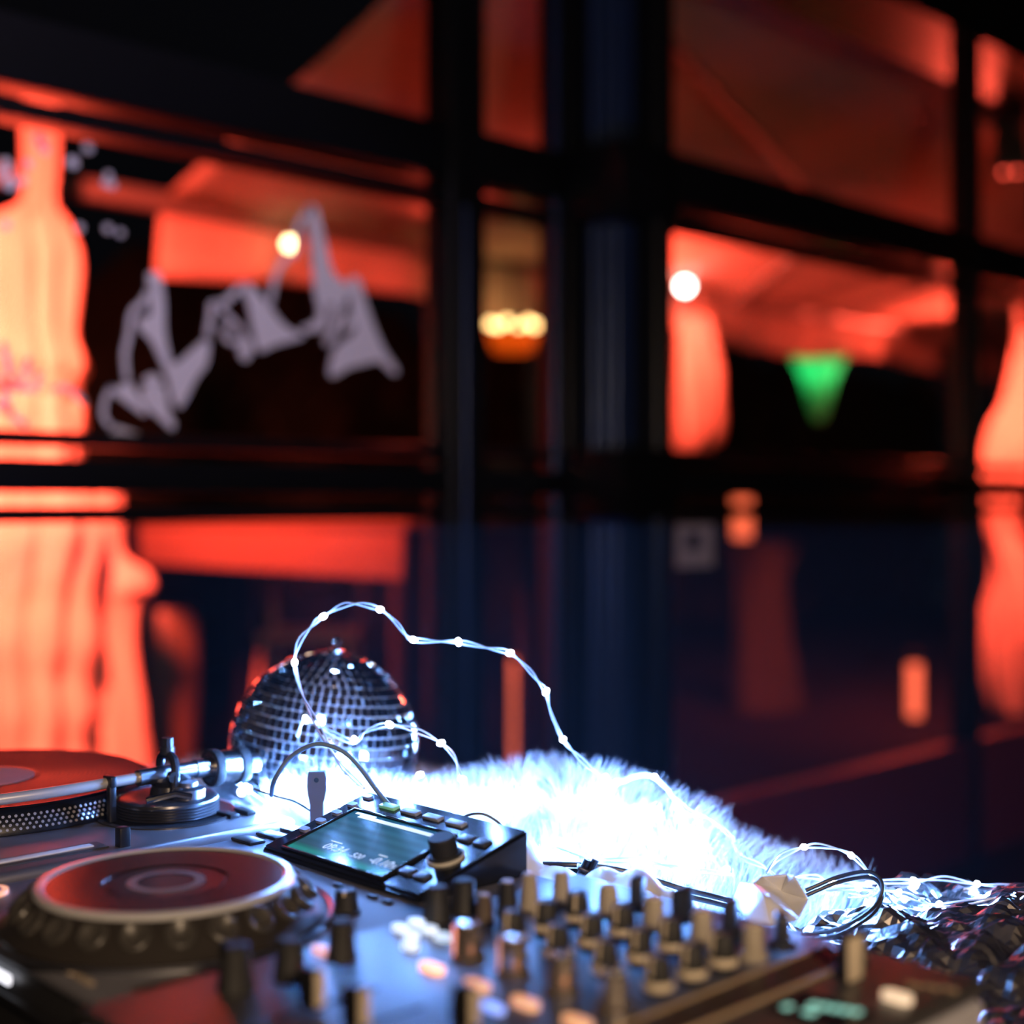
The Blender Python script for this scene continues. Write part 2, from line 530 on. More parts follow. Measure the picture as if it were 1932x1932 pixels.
# small paper card taped to the wide bay
cd = thing('paper_card', 'small pale paper card taped inside the glass next to the corner post', 'card', (0, 0, 0))
a, b = (-2.294, 2.7927, 1.1348), (-2.294, 2.9484, 1.0222)
MB().box((-2.294, (a[1] + b[1]) / 2, (a[2] + b[2]) / 2), (0.0015, b[1] - a[1], a[2] - b[2])).build('sheet', mat('paper', (0.6, 0.5, 0.55), 0.8), cd)
MB().box((-2.2928, a[1] + 0.07, (a[2] + b[2]) / 2 + 0.012), (0.0008, 0.06, 0.045)).build('printed_block', mat('print_ink', (0.05, 0.03, 0.05), 0.7), cd)

# ================================================================ outside: awning, heaters, parasols
def awn_z(x):
    return 2.3 + 0.33 * (x + 4.55)
AWN = cloth_mat('awning_canvas', (0.62, 0.5, 0.42), 0.15)
aw = thing('awning', 'long canvas awning glowing red, folding arms and hanging valance', 'awning', (-2.6, 6.5, 2.94))
o = Vector((-2.6, 6.5, 2.94))
def aw_fab(u, v):
    y = 2.586 + u * 8.2
    x = -2.62 - v * 1.93
    sag = -0.05 * math.sin(math.pi * v) * (0.6 + 0.4 * math.sin(y * 2.2)) + 0.012 * math.sin(y * 6 + 5 * v)
    return Vector((x, y, awn_z(x) + sag)) - o
fab = MB().grid(aw_fab, 90, 16).build('canvas', AWN, aw)
sol = fab.modifiers.new('thickness', 'SOLIDIFY'); sol.thickness = 0.004
def aw_val(u, v):
    y = 2.60 + u * 8.2
    return Vector((-4.60 - 0.02 * v + 0.03 * v * math.sin(y * 7.0) + 0.015 * math.sin(y * 17) * v, y, 2.285 - v * (0.22 + 0.03 * math.sin(y * 3.1)))) - o
val = MB().grid(aw_val, 160, 6).build('valance', AWN, aw)
sol = val.modifiers.new('thickness', 'SOLIDIFY'); sol.thickness = 0.004
BAR = mat('awning_metal', (0.22, 0.21, 0.2), 0.4, 0.5)
MB().box((-4.58 - o.x, 6.2 - o.y, 2.305 - o.z), (0.06, 8.6, 0.075), 0.012).build('front_bar', BAR, aw)
MB().box((-2.60 - o.x, 6.6 - o.y, 2.99 - o.z), (0.14, 8.2, 0.16), 0.03).build('cassette', FRAME, aw)
for sy, ey, ex, fy in ((2.75, 5.58, -3.62, 5.95), (9.9, 7.3, -3.55, 6.75)):
    e = Vector((ex, ey, awn_z(ex) - 0.10))
    s = Vector((-2.68, sy, awn_z(-2.68) - 0.10))
    f = Vector((-4.53, fy, awn_z(-4.53) - 0.06))
    MB().tube([s - o, e - o], 0.022, 10).tube([e - o, f - o], 0.022, 10).sphere(e - o, 0.032).build('folding_arm', BAR, aw)

def heater(loc, aim, label, energy, ln=0.62, spread=150):
    h = thing('infrared_heater', label, 'heater', loc, 0, 'infrared heaters on the terrace')
    d = (Vector(aim) - Vector(loc)).normalized()
    rot = d.to_track_quat('-Z', 'X').to_euler()
    MB().box((0, 0, 0.04), (ln, 0.14, 0.03), 0.008).box((0, 0.066, 0.02), (ln, 0.008, 0.06)).box((0, -0.066, 0.02), (ln, 0.008, 0.06)).build('housing', BAR, h, rot=rot)
    MB().box((-0.14 if loc[0] < -4 else 0.10, 0, 0.06), (0.30 if loc[0] < -4 else 0.16, 0.03, 0.02)).build('bracket', BAR, h)
    hm = glow('heater_tube', HEAT_COL, 9)
    for k in (-1, 1):
        t = MB().cyl((-ln * 0.46, k * 0.025, 0.005), 0.008, ln * 0.92, 10, (1, 0, 0)).build('heating_tube', hm, h, rot=rot)
    lamp('heater_light', 'AREA', (0, 0, -0.01), energy, HEAT_COL, h, ln, rot, 0.12, R(spread))
    return h
heater((-2.85, 0.9, 2.45), (-4.3, 1.9, 1.1), 'infrared heater over the pale parasol, mounted above the drawn-on window', HEATER_W * 0.85, spread=95)
heater((-4.25, 3.72, 2.20), (-3.4, 3.4, 2.6), 'infrared heater under the awning bar behind the door jamb', HEATER_W * 0.03)
heater((-4.25, 4.78, 2.19), (-4.3, 6.5, 2.28), 'infrared heater under the awning bar behind the corner post', HEATER_W * 0.20, spread=110)
heater((-2.75, 5.55, 2.72), (-3.35, 6.7, 1.2), 'infrared heater glowing orange on the wall past the slim mullion', HEATER_W * 0.30, spread=75)
heater((-4.25, 8.05, 2.19), (-4.2, 6.6, 2.36), 'infrared heater under the far end of the awning bar', HEATER_W * 0.12, spread=100)

CLOTH = cloth_mat('parasol_cloth', (0.78, 0.66, 0.56), 0.2, bump=0.15, scale=6)
def gathered(prof, folds, seed, name, parent, base, wob=0.2, m=None):
    """pleated cloth column: prof = (dx, z, r)"""
    rnd = random.Random(seed)
    ph = rnd.random() * 6
    n = folds * 8
    vs, fs = [], []
    prof = [tuple(p) for p in smooth_path(prof, 4)]
    for i, (dx, z, r) in enumerate(prof):
        for k in range(n):
            a = 2 * math.pi * k / n
            q = abs(math.sin(folds * a / 2 + ph + 0.5 * math.sin(z * 3)))
            rr = max(r, 0.005) * (1 - wob + wob * 1.6 * q + 0.10 * math.sin(3 * a + z * 5 + ph) + 0.06 * noise.noise((a * 2, z * 9, seed)))
            vs.append((dx * 0.692 + rr * math.cos(a), dx * 0.722 + rr * math.sin(a), z))
    for i in range(len(prof) - 1):
        for k in range(n):
            l = (k + 1) % n
            fs.append((i * n + k, i * n + l, (i + 1) * n + l, (i + 1) * n + k))
    fs.append(tuple(reversed(range(n))))
    fs.append(tuple(range((len(prof) - 1) * n, len(prof) * n)))
    b = MB()
    b._add(vs, fs)
    return b.build(name, m or CLOTH, parent, base, angle=80)

POLE = mat('parasol_pole', (0.3, 0.26, 0.22), 0.4, 0.4)
def parasol(loc, prof, label, seed, folds=9, top=2.6):
    p = thing('closed_parasol', label, 'parasol', loc, 0, 'closed parasols on the terrace')
    MB().cyl((0, 0, 0.0), 0.022, top, 14).build('pole', POLE, p)
    MB().lathe([(0, 0), (0.27, 0), (0.27, 0.05), (0.06, 0.09), (0.03, 0.3), (0, 0.3)], 28).build('base', FRAME, p)
    gathered(prof, folds, seed, 'folded_canopy', p, (0, 0, 0))
    return p
s = 4.5 / 2600
P0 = (-4.3392, 1.9766, 1.19)
pp = [(0, 0.33, 0.20), (0, 0.42, 0.185), (0.01, 0.52, 0.19), (0, 0.64, 0.18), (0.0, 0.75, 0.195), (0, 0.88, 0.18), (0.01, 1.0, 0.19), (0.02, 1.12, 0.195),
      (0.0, 1.28, 0.16), (0.0, 1.40, 0.165), (0.0, 1.52, 0.16), (0.015, 1.575, 0.125), (0.01, 1.64, 0.155), (0, 1.75, 0.135), (0, 1.9, 0.14), (0, 2.0, 0.14), (0.0, 2.1, 0.115), (0.03, 2.17, 0.05), (0.04, 2.3, 0.05), (0.04, 2.5, 0.055)]
lp = parasol((P0[0], P0[1], 0), pp, 'pale closed parasol with tied folds, brightly lit behind the drawn-on window', 3)
MB().lathe([(0.13, 1.555), (0.15, 1.56), (0.15, 1.60), (0.13, 1.605)], 24, (0.01, 0.01, 0)).build('tie_strap', CLOTH, lp)
s2 = (-4.3357, 2.2693, 0.7381)
gathered([(0.03, 0.25, 0.10), (0.01, 0.5, 0.085), (0, 0.72, 0.075), (0.01, 0.85, 0.085), (0.04, 0.9, 0.10), (0.035, 0.96, 0.085), (-0.01, 1.02, 0.05), (-0.02, 1.15, 0.055), (-0.03, 1.3, 0.05)], 4, 9, 'loose_flap', lp, (s2[0] - P0[0], s2[1] - P0[1], 0), 0.12)
P1 = (-3.2186, 6.6127, 1.19)
rp = parasol((P1[0], P1[1], 0), [(0, 0.15, 0.12), (0, 0.4, 0.17), (0.01, 0.62, 0.17), (0.0, 0.8, 0.13), (-0.05, 0.95, 0.09), (-0.09, 1.05, 0.07), (-0.07, 1.2, 0.10), (-0.03, 1.32, 0.15), (0, 1.45, 0.16), (-0.02, 1.58, 0.11), (0.02, 1.7, 0.09), (0.03, 1.85, 0.07), (0.03, 2.05, 0.04)],
             'pale closed parasol glowing orange past the slim mullion', 21, 7, 2.2)

D0 = (-4.522, 5.687, 2.1038)
hd = thing('gathered_drape', 'pale gathered drape hanging from the awning bar beside the corner post', 'drape', (D0[0], D0[1], D0[2] - 0.66))
gathered([(-0.03, 0.0, 0.03), (-0.02, 0.04, 0.09), (0.0, 0.12, 0.125), (0.0, 0.3, 0.12), (0, 0.45, 0.11), (-0.01, 0.6, 0.09), (-0.02, 0.72, 0.07)], 6, 5, 'cloth', hd, (0, 0, 0))
MB().tube([(0, 0, 0.68), (0, 0, 0.86)], 0.006).build('cord', POLE, hd)

# bar table under the awning end
bt = thing('bar_table', 'long wooden bar table lit red outside below the mid rail', 'table', (-3.85, 2.75, 0))
WOOD = mat('terrace_wood', (0.16, 0.09, 0.06), 0.5, bump=0.3, scale=18)
MB().box((0, 0, 1.14), (1.75, 0.6, 0.05), 0.01).build('tabletop', WOOD, bt)
MB().box((0, -0.27, 1.045), (1.66, 0.035, 0.14), 0.004).build('apron', WOOD, bt)
for sx in (-0.8, 0.8):
    for sy in (-0.25, 0.25):
        MB().box((sx, sy, 0.558), (0.06, 0.06, 1.116), 0.006).build('leg', FRAME, bt)

pl = (-4.7509, 2.7032, 0.8231)
pt_ = thing('planter', 'tall brown planter standing behind the bar table', 'planter', (pl[0], pl[1], 0))
MB().lathe([(0, 0), (0.09, 0), (0.11, 0.03), (0.135, 0.45), (0.13, 0.74), (0.115, 0.79), (0.10, 0.79), (0.10, 0.74), (0, 0.74)], 28).build('pot', mat('amber_glaze', (0.10, 0.07, 0.03), 0.5), pt_)
MB().lathe([(0, 0.735), (0.098, 0.735), (0.05, 0.77), (0, 0.78)], 20).build('soil', mat('soil', (0.03, 0.02, 0.015), 0.9, bump=0.6), pt_)

# bent tube chair by the bar table
ch = (-4.4452, 3.1664, 0.8785)
cr = thing('terrace_chair', 'bent tube bar chair with curved back behind the bar table', 'chair', (ch[0], ch[1], 0), R(46))
TUBE = mat('pale_tube', (0.55, 0.4, 0.3), 0.4)
MB().box((0, 0, 0.68), (0.36, 0.36, 0.03), 0.012).build('seat', TUBE, cr)
MB().tube(smooth_path([(-0.17, 0.15, 0.69), (-0.18, 0.18, 0.86), (-0.12, 0.2, 0.92), (0.0, 0.21, 0.87), (0.12, 0.2, 0.92), (0.18, 0.18, 0.86), (0.17, 0.15, 0.69)], 5), 0.017, 10).build('backrest', TUBE, cr)
for sx in (-1, 1):
    for sy in (-1, 1):
        MB().tube([(sx * 0.16, sy * 0.16, 0.67), (sx * 0.21, sy * 0.21, 0.0)], 0.012, 8).build('leg', TUBE, cr)

# tall table in an olive cover with a lantern, two lanterns on the ground
ot = (-4.7646, 6.5898, 1.0362)
tb = thing('covered_table', 'tall bistro table under a dull olive cover', 'table', (ot[0], ot[1], 0))
MB().lathe([(0, 0.955), (0.20, 0.955), (0.20, 0.975), (0, 0.975)], 28).build('tabletop', FRAME, tb)
gathered([(0, 0.0, 0.20), (0, 0.4, 0.15), (0, 0.75, 0.14), (0, 0.9, 0.17), (0, 0.955, 0.19)], 6, 2, 'cover', tb, (0, 0, 0), 0.15, cloth_mat('olive_cloth', (0.05, 0.055, 0.03), 0.1))
def lantern(loc, h, r, label, strength=14):
    l = thing('candle_lantern', label, 'lantern', loc, 0, 'small lanterns on the terrace')
    MB().cyl((0, 0, 0), r * 1.15, 0.015, 18).build('base', FRAME, l)
    MB().cyl((0, 0, 0.015), r * 0.75, h * 0.8, 16).build('candle', glow('candle_wax', (1.0, 0.12, 0.04), strength * 0.12), l)
    MB().lathe([(r, 0.015), (r, h), (r * 0.95, h), (r * 0.95, 0.015)], 18).build('glass_shade', GLASS, l)
    MB().lathe([(0, h + 0.03), (r * 0.6, h + 0.015), (r * 1.1, h), (0, h)], 18).build('cap', FRAME, l)
    return l
q = (-4.8195, 6.4603, 0.976)
lantern((q[0], q[1], 0.975), 0.30, 0.07, 'small glowing lantern on the olive covered table')
q = (-3.9498, 6.8616, 0.1085)
lantern((q[0], q[1], 0.0), 0.36, 0.05, 'tall slim orange lantern on the terrace floor by the mullion')
q = (-4.3162, 4.1678, 0.5438)
lantern((q[0], q[1], 0.0), 0.62, 0.035, 'thin dim red lantern seen through the narrow pane', 3)

# green lamp, warm pendant, bulbs
g = (-4.7681, 7.1641, 2.1108)
gp = thing('green_lamp', 'green funnel-shaped lamp under the valance', 'lamp', (g[0], g[1], g[2] - 0.42))
gm = cloth_mat('green_glass', (0.22, 0.75, 0.45), 0.75, bump=0.0)
MB().lathe([(0.03, 0), (0.06, 0.1), (0.11, 0.28), (0.17, 0.40), (0.17, 0.42), (0.155, 0.41), (0.10, 0.28), (0.05, 0.1), (0.025, 0.01)], 32).build('shade', gm, gp)
MB().tube([(0, 0, 0.3), (0, 0, 0.7)], 0.006).build('cord', FRAME, gp)
MB().sphere((0, 0, 0.30), 0.03).build('bulb', glow('green_bulb', (0.25, 1.0, 0.55), 6), gp)
lamp('green_light', 'POINT', (0, 0, 0.34), 3.0, (0.42, 1.0, 0.62), gp, 0.05)

w = (-4.4356, 4.2601, 1.9587)
wp = thing('pendant_lamp', 'warm pendant lamp with a ring of small bulbs seen through the narrow pane', 'lamp', (w[0], w[1], w[2]))
MB().lathe([(0.03, -0.10), (0.09, -0.09), (0.115, 0.0), (0.10, 0.0), (0.08, -0.08), (0.02, -0.09)], 28).build('shade', cloth_mat('amber_shade', (0.75, 0.35, 0.12), 0.7), wp)
MB().tube([(0, 0, 0.0), (0, 0, 0.34)], 0.005).build('cord', FRAME, wp)
for k in range(6):
    a = 2 * math.pi * k / 6
    MB().sphere((0.10 * math.cos(a), 0.10 * math.sin(a), 0.03), 0.018).build('bulb', glow('warm_bulb', (1.0, 0.55, 0.2), 9), wp)
lamp('pendant_glow', 'POINT', (0, 0, 0.0), 1.2, (1, 0.5, 0.18), wp, 0.03)
def globe(loc, r, col, st, label, top):
    b = thing('globe_bulb', label, 'bulb', loc, 0, 'bare bulbs under the awning')
    MB().sphere((0, 0, 0), r).build('globe', glow('globe_%d' % int(st * 10 + r * 1000), col, st), b)
    MB().cyl((0, 0, r * 0.8), r * 0.5, 0.03, 12).build('socket', FRAME, b)
    MB().tube([(0, 0, r), (0, 0, top - loc[2])], 0.003, 6).build('flex', FRAME, b)
b1 = (-4.4582, 3.0807, 2.1983)
globe(b1, 0.022, (1.0, 0.72, 0.35), 14, 'bare warm bulb glowing between the drawn peaks', b1[2] + 0.16)
b2 = (-4.3813, 5.4002, 2.2781)
globe(b2, 0.03, (1.0, 0.93, 0.85), 22, 'bare white bulb glowing beside the corner post', b2[2] + 0.12)

# dark hedge closing the terrace
hg = MB().grid(lambda u, v: (-9.5 + 0.25 * noise.noise((u * 60, v * 14, 1)), -4 + u * 20, v * 2.6 + 0.1 * noise.noise((u * 90, 3, v * 9))), 180, 30)
hedge = hg.build('hedge', mat('hedge_leaves', (0.012, 0.02, 0.008), 0.8, bump=0.8, scale=40, var=0.5), smooth=False)
tag(hedge, 'dark clipped hedge closing off the terrace', 'hedge')
sol = hedge.modifiers.new('thickness', 'SOLIDIFY'); sol.thickness = 0.6

# warm pendant in the room, behind the photographer
rl = thing('room_pendant', 'warm opal pendant lamp hanging in the room', 'lamp', (0.9, -0.2, 1.9))
MB().sphere((0, 0, 0), 0.12, 24, 14).build('globe', glow('opal_glass', (1.0, 0.62, 0.33), 2.0), rl)
MB().tube([(0, 0, 0.12), (0, 0, 1.3)], 0.004, 6).build('cord', FRAME, rl)
lamp('room_pendant_light', 'POINT', (0, 0, -0.14), PENDANT_W, (1.0, 0.70, 0.44), rl, 0.12)

# added out-of-view spot that brightens the chalk drawing
cs = thing('added_spot', 'unseen spot added to brighten the drawn-on window', 'helper light', (-1.15, 0.35, 3.2))
aim = (Vector((-2.5, 1.45, 1.62)) - Vector((-1.15, 0.35, 3.08)))
rot = aim.to_track_quat('-Z', 'Y').to_euler()
MB().cyl((0, 0, -0.06), 0.012, 0.06, 12).build('stem', FRAME, cs)
MB().lathe([(0.028, -0.05), (0.034, -0.05), (0.034, 0.05), (0.02, 0.06), (0, 0.06)], 24).build('head', FRAME, cs, (0, 0, -0.12), rot=rot)
sl = lamp('drawing_fill_light', 'SPOT', Vector((0, 0, -0.12)) + aim.normalized() * 0.06, 60, (0.85, 0.68, 1.0), cs, 0.03, rot)
sl.data.spot_size = R(40)
sl.data.spot_blend = 0.6

# ================================================================ table
TZ = 0.80
tbl = thing('dj_table', 'black table carrying the player, mixer and turntable', 'table', (-0.89, 0.71, 0))
TB = mat('table_black', (0.015, 0.014, 0.015), 0.6)
MB().box((0, 0, 0.78), (1.36, 1.06, 0.04), 0.006).build('tabletop', TB, tbl)
for sx in (-0.63, 0.63):
    for sy in (-0.48, 0.48):
        MB().box((sx, sy, 0.38), (0.05, 0.05, 0.76), 0.006).build('leg', TB, tbl)

def frame_of(o):
    v = Vector(o.location)
    return lambda x, y, z: tuple(Vector((x, y, z)) - v)

# ================================================================ turntable
tt = thing('turntable', 'silver direct-drive turntable with dotted platter and chrome tonearm', 'turntable', (-1.2625, 0.5485, TZ))
T = frame_of(tt)
SILVER = mat('turntable_silver', (0.42, 0.40, 0.42), 0.34, 0.85, var=0.08, scale=50)
MB().box(T(-1.2625, 0.5485, 0.8525), (0.453, 0.353, 0.065), 0.006, 3).build('base', RUBBER, tt)
MB().box(T(-1.2625, 0.5485, 0.895), (0.453, 0.353, 0.020), 0.006, 3).build('plinth', SILVER, tt)
for sx in (-0.18, 0.18):
    for sy in (-0.13, 0.13):
        MB().cyl(T(-1.2625 + sx, 0.5485 + sy, 0.80), 0.028, 0.022, 24, bev=0.003).build('foot', RUBBER, tt)
PC = (-1.311, 0.548)
pla = MB().lathe([(0, 0), (0.168, 0), (0.168, 0.003), (0.160, 0.0165), (0.156, 0.0185), (0, 0.0185)], 96).build('platter', mat('platter_black', (0.02, 0.02, 0.022), 0.35, 0.6), tt, T(*PC, 0.906))
dm = MB()
for row, (rr, zz, n) in enumerate(((0.1672, 0.0044, 190), (0.1652, 0.0078, 190), (0.1632, 0.0112, 190), (0.1612, 0.0146, 190))):
    for k in range(n):
        a = 2 * math.pi * (k + 0.5 * (row % 2)) / n
        nr = Vector((math.cos(a) * 0.86, math.sin(a) * 0.86, 0.5))
        c = Vector((rr * math.cos(a), rr * math.sin(a), zz))
        dm.lathe([(0.0014, -0.0003), (0.0014, 0.0005), (0, 0.0006)], 6, c, nr)
dots = dm.build('strobe_dots', mat('strobe_silver', (0.75, 0.75, 0.78), 0.25, 0.6), pla)
dots['kind'] = 'stuff'
MB().cyl((0, 0, 0.0185), 0.0036, 0.012, 14, bev=0.001).build('spindle', CHROME, pla)

vr = thing('vinyl_record', 'black vinyl record with a pinkish label on the turntable platter', 'record', (*PC, 0.9245))
VIN = mat('vinyl', (0.012, 0.008, 0.008), 0.3, scale=5, spec=0.04)
prof = [(0.0038, 0.0)]
prof += [(0.151, 0.0), (0.1515, 0.001), (0.151, 0.0025), (0.147, 0.0022)]
r = 0.146
while r > 0.058:
    prof += [(r, 0.0022), (r - 0.0006, 0.0019), (r - 0.0022, 0.0022)]
    r -= 0.0044
prof += [(0.0038, 0.0022)]
MB().lathe(prof, 96).build('disc', VIN, vr, angle=60)
MB().lathe([(0.0038, 0.0022), (0.05, 0.0022), (0.05, 0.0026), (0.0038, 0.0026)], 48).build('label', mat('record_label', (0.72, 0.33, 0.31), 0.6), vr)

BX, BY = -1.133, 0.648
MB().lathe([(0, 0), (0.064, 0), (0.064, 0.0012), (0.061, 0.0022), (0.057, 0.0008), (0, 0.0008)], 64).build('arm_well', mat('well_dark', (0.06, 0.06, 0.065), 0.3, 0.5), tt, T(BX, BY, 0.905))
pr = [(0, 0), (0.046, 0)]
for k in range(5):
    pr += [(0.047, 0.001 + k * 0.0026), (0.0455, 0.0022 + k * 0.0026)]
pr += [(0.045, 0.0145), (0.042, 0.016), (0.028, 0.0165), (0.0, 0.0165)]
MB().lathe(pr, 64).build('height_ring', mat('gunmetal', (0.10, 0.10, 0.11), 0.3, 0.8), tt, T(BX, BY, 0.9062))
ta = MB()
ta.lathe([(0, 0), (0.018, 0), (0.016, 0.008), (0.020, 0.014), (0.012, 0.020), (0, 0.020)], 32)
arm_base = ta.build('arm_pillar', mat('gunmetal', (0.1, 0.1, 0.11), 0.3, 0.8), tt, T(BX - 0.004, BY + 0.004, 0.9225))
ad = MB().lathe([(0, 0), (0.0155, 0), (0.0155, 0.008), (0.013, 0.010), (0.009, 0.0105), (0.009, 0.014), (0, 0.0145)], 36).build('antiskate_dial', ALU, tt, T(BX + 0.022, BY + 0.008, 0.9225))
arm = MB().tube([T(*p) for p in smooth_path([(BX, BY + 0.008, 0.943), (BX - 0.001, BY - 0.05, 0.9415), (BX - 0.004, BY - 0.11, 0.940), (BX - 0.016, BY - 0.17, 0.938), (BX - 0.020, BY - 0.205, 0.936)], 8)], 0.0048, 14).build('tonearm', mat('arm_tube', (0.72, 0.68, 0.62), 0.34, 0.5), tt)
MB().tube([T(BX, BY - 0.03, 0.9418), T(BX, BY + 0.03, 0.9425)], 0.0075, 18).tube([T(BX, BY + 0.028, 0.9425), T(BX, BY + 0.044, 0.942)], 0.0088, 18).build('arm_collar', ALU, arm)
cw = MB().lathe([(0, 0.0005), (0.0155, 0.0005), (0.0155, 0.0385), (0, 0.0385)], 36, T(BX, BY + 0.043, 0.941), (0.0, 1, -0.03)).build('counterweight', mat('weight_metal', (0.35, 0.33, 0.31), 0.25, 1.0), arm)
wr = MB()
for z0, z1 in ((0.0, 0.0095), (0.028, 0.039)):
    wr.lathe([(0.0150, z0), (0.0172, z0 + 0.001), (0.0176, z0 + 0.002), (0.0176, z1 - 0.002), (0.0168, z1), (0.0110, z1 + 0.0005), (0.011, z0)], 40, T(BX, BY + 0.043, 0.941), (0.0, 1, -0.03))
wr.build('weight_rims', RUBBER, arm)
MB().cyl(T(BX, BY + 0.082, 0.9398), 0.009, 0.014, 20, (0, 1, -0.03)).build('rear_stub', ALU, arm)
gm_ = MB()
gm_.tube([T(*p) for p in smooth_path([(BX + 0.018, BY - 0.004, 0.922), (BX + 0.019, BY - 0.003, 0.940), (BX + 0.014, BY - 0.001, 0.955), (BX, BY, 0.960), (BX - 0.014, BY + 0.001, 0.955), (BX - 0.019, BY + 0.003, 0.940), (BX - 0.018, BY + 0.004, 0.922)], 5)], 0.0042, 10)
gm_.cyl(T(BX, BY, 0.960), 0.007, 0.006, 16)
gm_.cyl(T(BX, BY, 0.966), 0.0055, 0.009, 10)
gm_.cyl(T(BX + 0.014, BY - 0.004, 0.942), 0.005, 0.008, 14, (1, -0.2, 0))
gm_.build('gimbal', mat('gunmetal', (0.1, 0.1, 0.11), 0.3, 0.8), arm)
MB().box(T(BX + 0.004, BY - 0.058, 0.924), (0.007, 0.007, 0.034), 0.0015).box(T(BX + 0.001, BY - 0.058, 0.943), (0.016, 0.006, 0.010), 0.0015).build('arm_rest', BLACK, tt)
MB().tube([T(BX + 0.026, BY - 0.036, 0.926), T(BX + 0.034, BY - 0.012, 0.930), T(BX + 0.038, BY + 0.002, 0.926)], 0.003, 8).build('lift_lever', CHROME, tt)
hs = MB().box(T(BX - 0.022, BY - 0.228, 0.933), (0.018, 0.045, 0.010), 0.002).build('headshell', BLACK, arm)
# pitch slider
MB().box(T(-1.066, 0.487, 0.9055), (0.022, 0.125, 0.0016), 0.0006).build('pitch_plate', mat('pitch_dark', (0.2, 0.2, 0.2), 0.3, 0.8), tt)
MB().box(T(-1.066, 0.487, 0.9068), (0.009, 0.105, 0.0014), 0.0006).build('pitch_slot', mat('pitch_light', (0.9, 0.88, 0.85), 0.4, 0.0), tt)
MB().box(T(-1.052, 0.560, 0.912), (0.010, 0.010, 0.018), 0.0015).build('target_light', BLACK, tt)
for k in range(2):
    MB().box(T(-1.085 - 0.0 * k, 0.70 - 0.018 * k, 0.907), (0.024, 0.010, 0.004), 0.001).build('hinge_plate', BLACK, tt)

# ================================================================ media player
mp_ = thing('media_player', 'dark digital deck with large jog wheel and teal display', 'media player', (-0.875, 0.57, TZ))
M_ = frame_of(mp_)
PX0, PX1, PY0, PY1 = -1.030, -0.719, 0.384, 0.762
DECK = mat('player_deck', (0.15, 0.15, 0.18), 0.5, 0.1, var=0.06, scale=40, spec=0.35)
MB().box(M_((PX0 + PX1) / 2, (PY0 + PY1) / 2, 0.852), (PX1 - PX0 - 0.006, PY1 - PY0 - 0.006, 0.084), 0.008, 3).build('body', mat('player_body', (0.02, 0.02, 0.022), 0.4), mp_)
MB().box(M_((PX0 + PX1) / 2, (PY0 + PY1) / 2, 0.894), (PX1 - PX0, PY1 - PY0, 0.012), 0.005, 3).build('deck_plate', DECK, mp_)
for sx in (PX0 + 0.04, PX1 - 0.04):
    for sy in (PY0 + 0.04, PY1 - 0.04):
        MB().cyl(M_(sx, sy, 0.80), 0.016, 0.012, 16).build('foot', RUBBER, mp_)
MB().box(M_(-0.86, PY0 - 0.0005, 0.868), (0.16, 0.004, 0.006), 0.001).build('disc_slot', BLACK, mp_)
MB().box(M_(-0.928, PY0 - 0.0012, 0.881), (0.118, 0.003, 0.0065), 0.0012).build('slot_light', glow('slot_white', (0.85, 0.88, 1.0), 1.6), mp_)

JX, JY = -0.863, 0.4924
jog = MB().lathe([(0, 0.0), (0.110, 0.0), (0.1105, 0.003), (0.104, 0.009), (0.0905, 0.0235), (0.088, 0.0245), (0.080, 0.0245), (0, 0.0245)], 96).build('jog_wheel', mat('jog_rubber', (0.03, 0.025, 0.021), 0.4), mp_, M_(JX, JY, 0.9005))
MB().lathe([(0.1125, 0), (0.1185, 0), (0.1185, 0.002), (0.1165, 0.004), (0.1125, 0.002)], 96).build('jog_surround', ALU, mp_, M_(JX, JY, 0.900))
MB().lathe([(0.0805, 0.0235), (0.0890, 0.0235), (0.0893, 0.0255), (0.0875, 0.0280), (0.0835, 0.0285), (0.0805, 0.0265)], 96).build('jog_ring', mat('jog_silver', (0.78, 0.79, 0.83), 0.25, 0.35, var=0.04), jog)
MB().lathe([(0.041, 0.0245), (0.0815, 0.0250), (0.0815, 0.0268), (0.0435, 0.0258), (0.041, 0.0225)], 96).build('jog_top', mat('jog_gloss', (0.022, 0.010, 0.011), 0.2, 0.0, spec=0.16), jog)
MB().lathe([(0, 0.0246), (0.0405, 0.0246), (0.0405, 0.0252), (0, 0.0252)], 64).build('jog_display', mat('jog_lcd', (0.012, 0.014, 0.025), 0.15, spec=0.15), jog)
MB().lathe([(0.020, 0.0252), (0.027, 0.0252), (0.027, 0.0256), (0.020, 0.0256)], 64).build('display_arc', mat('lcd_print', (0.2, 0.24, 0.28), 0.3), jog)
dimple = MB().lathe([(0.0, 0.0), (0.0035, 0.0004), (0.0065, 0.0022), (0.0085, 0.0030), (0.0098, 0.0022), (0.0105, 0.0)], 24).mesh('dimple')
for k in range(22):
    a = 2 * math.pi * (k + 0.5) / 22
    d = link('dimple', dimple, mat('dimple_rubber', (0.06, 0.055, 0.05), 0.35), jog, (0.0970 * math.cos(a), 0.0970 * math.sin(a), 0.0165))
    d.rotation_euler = (0, R(46), a)
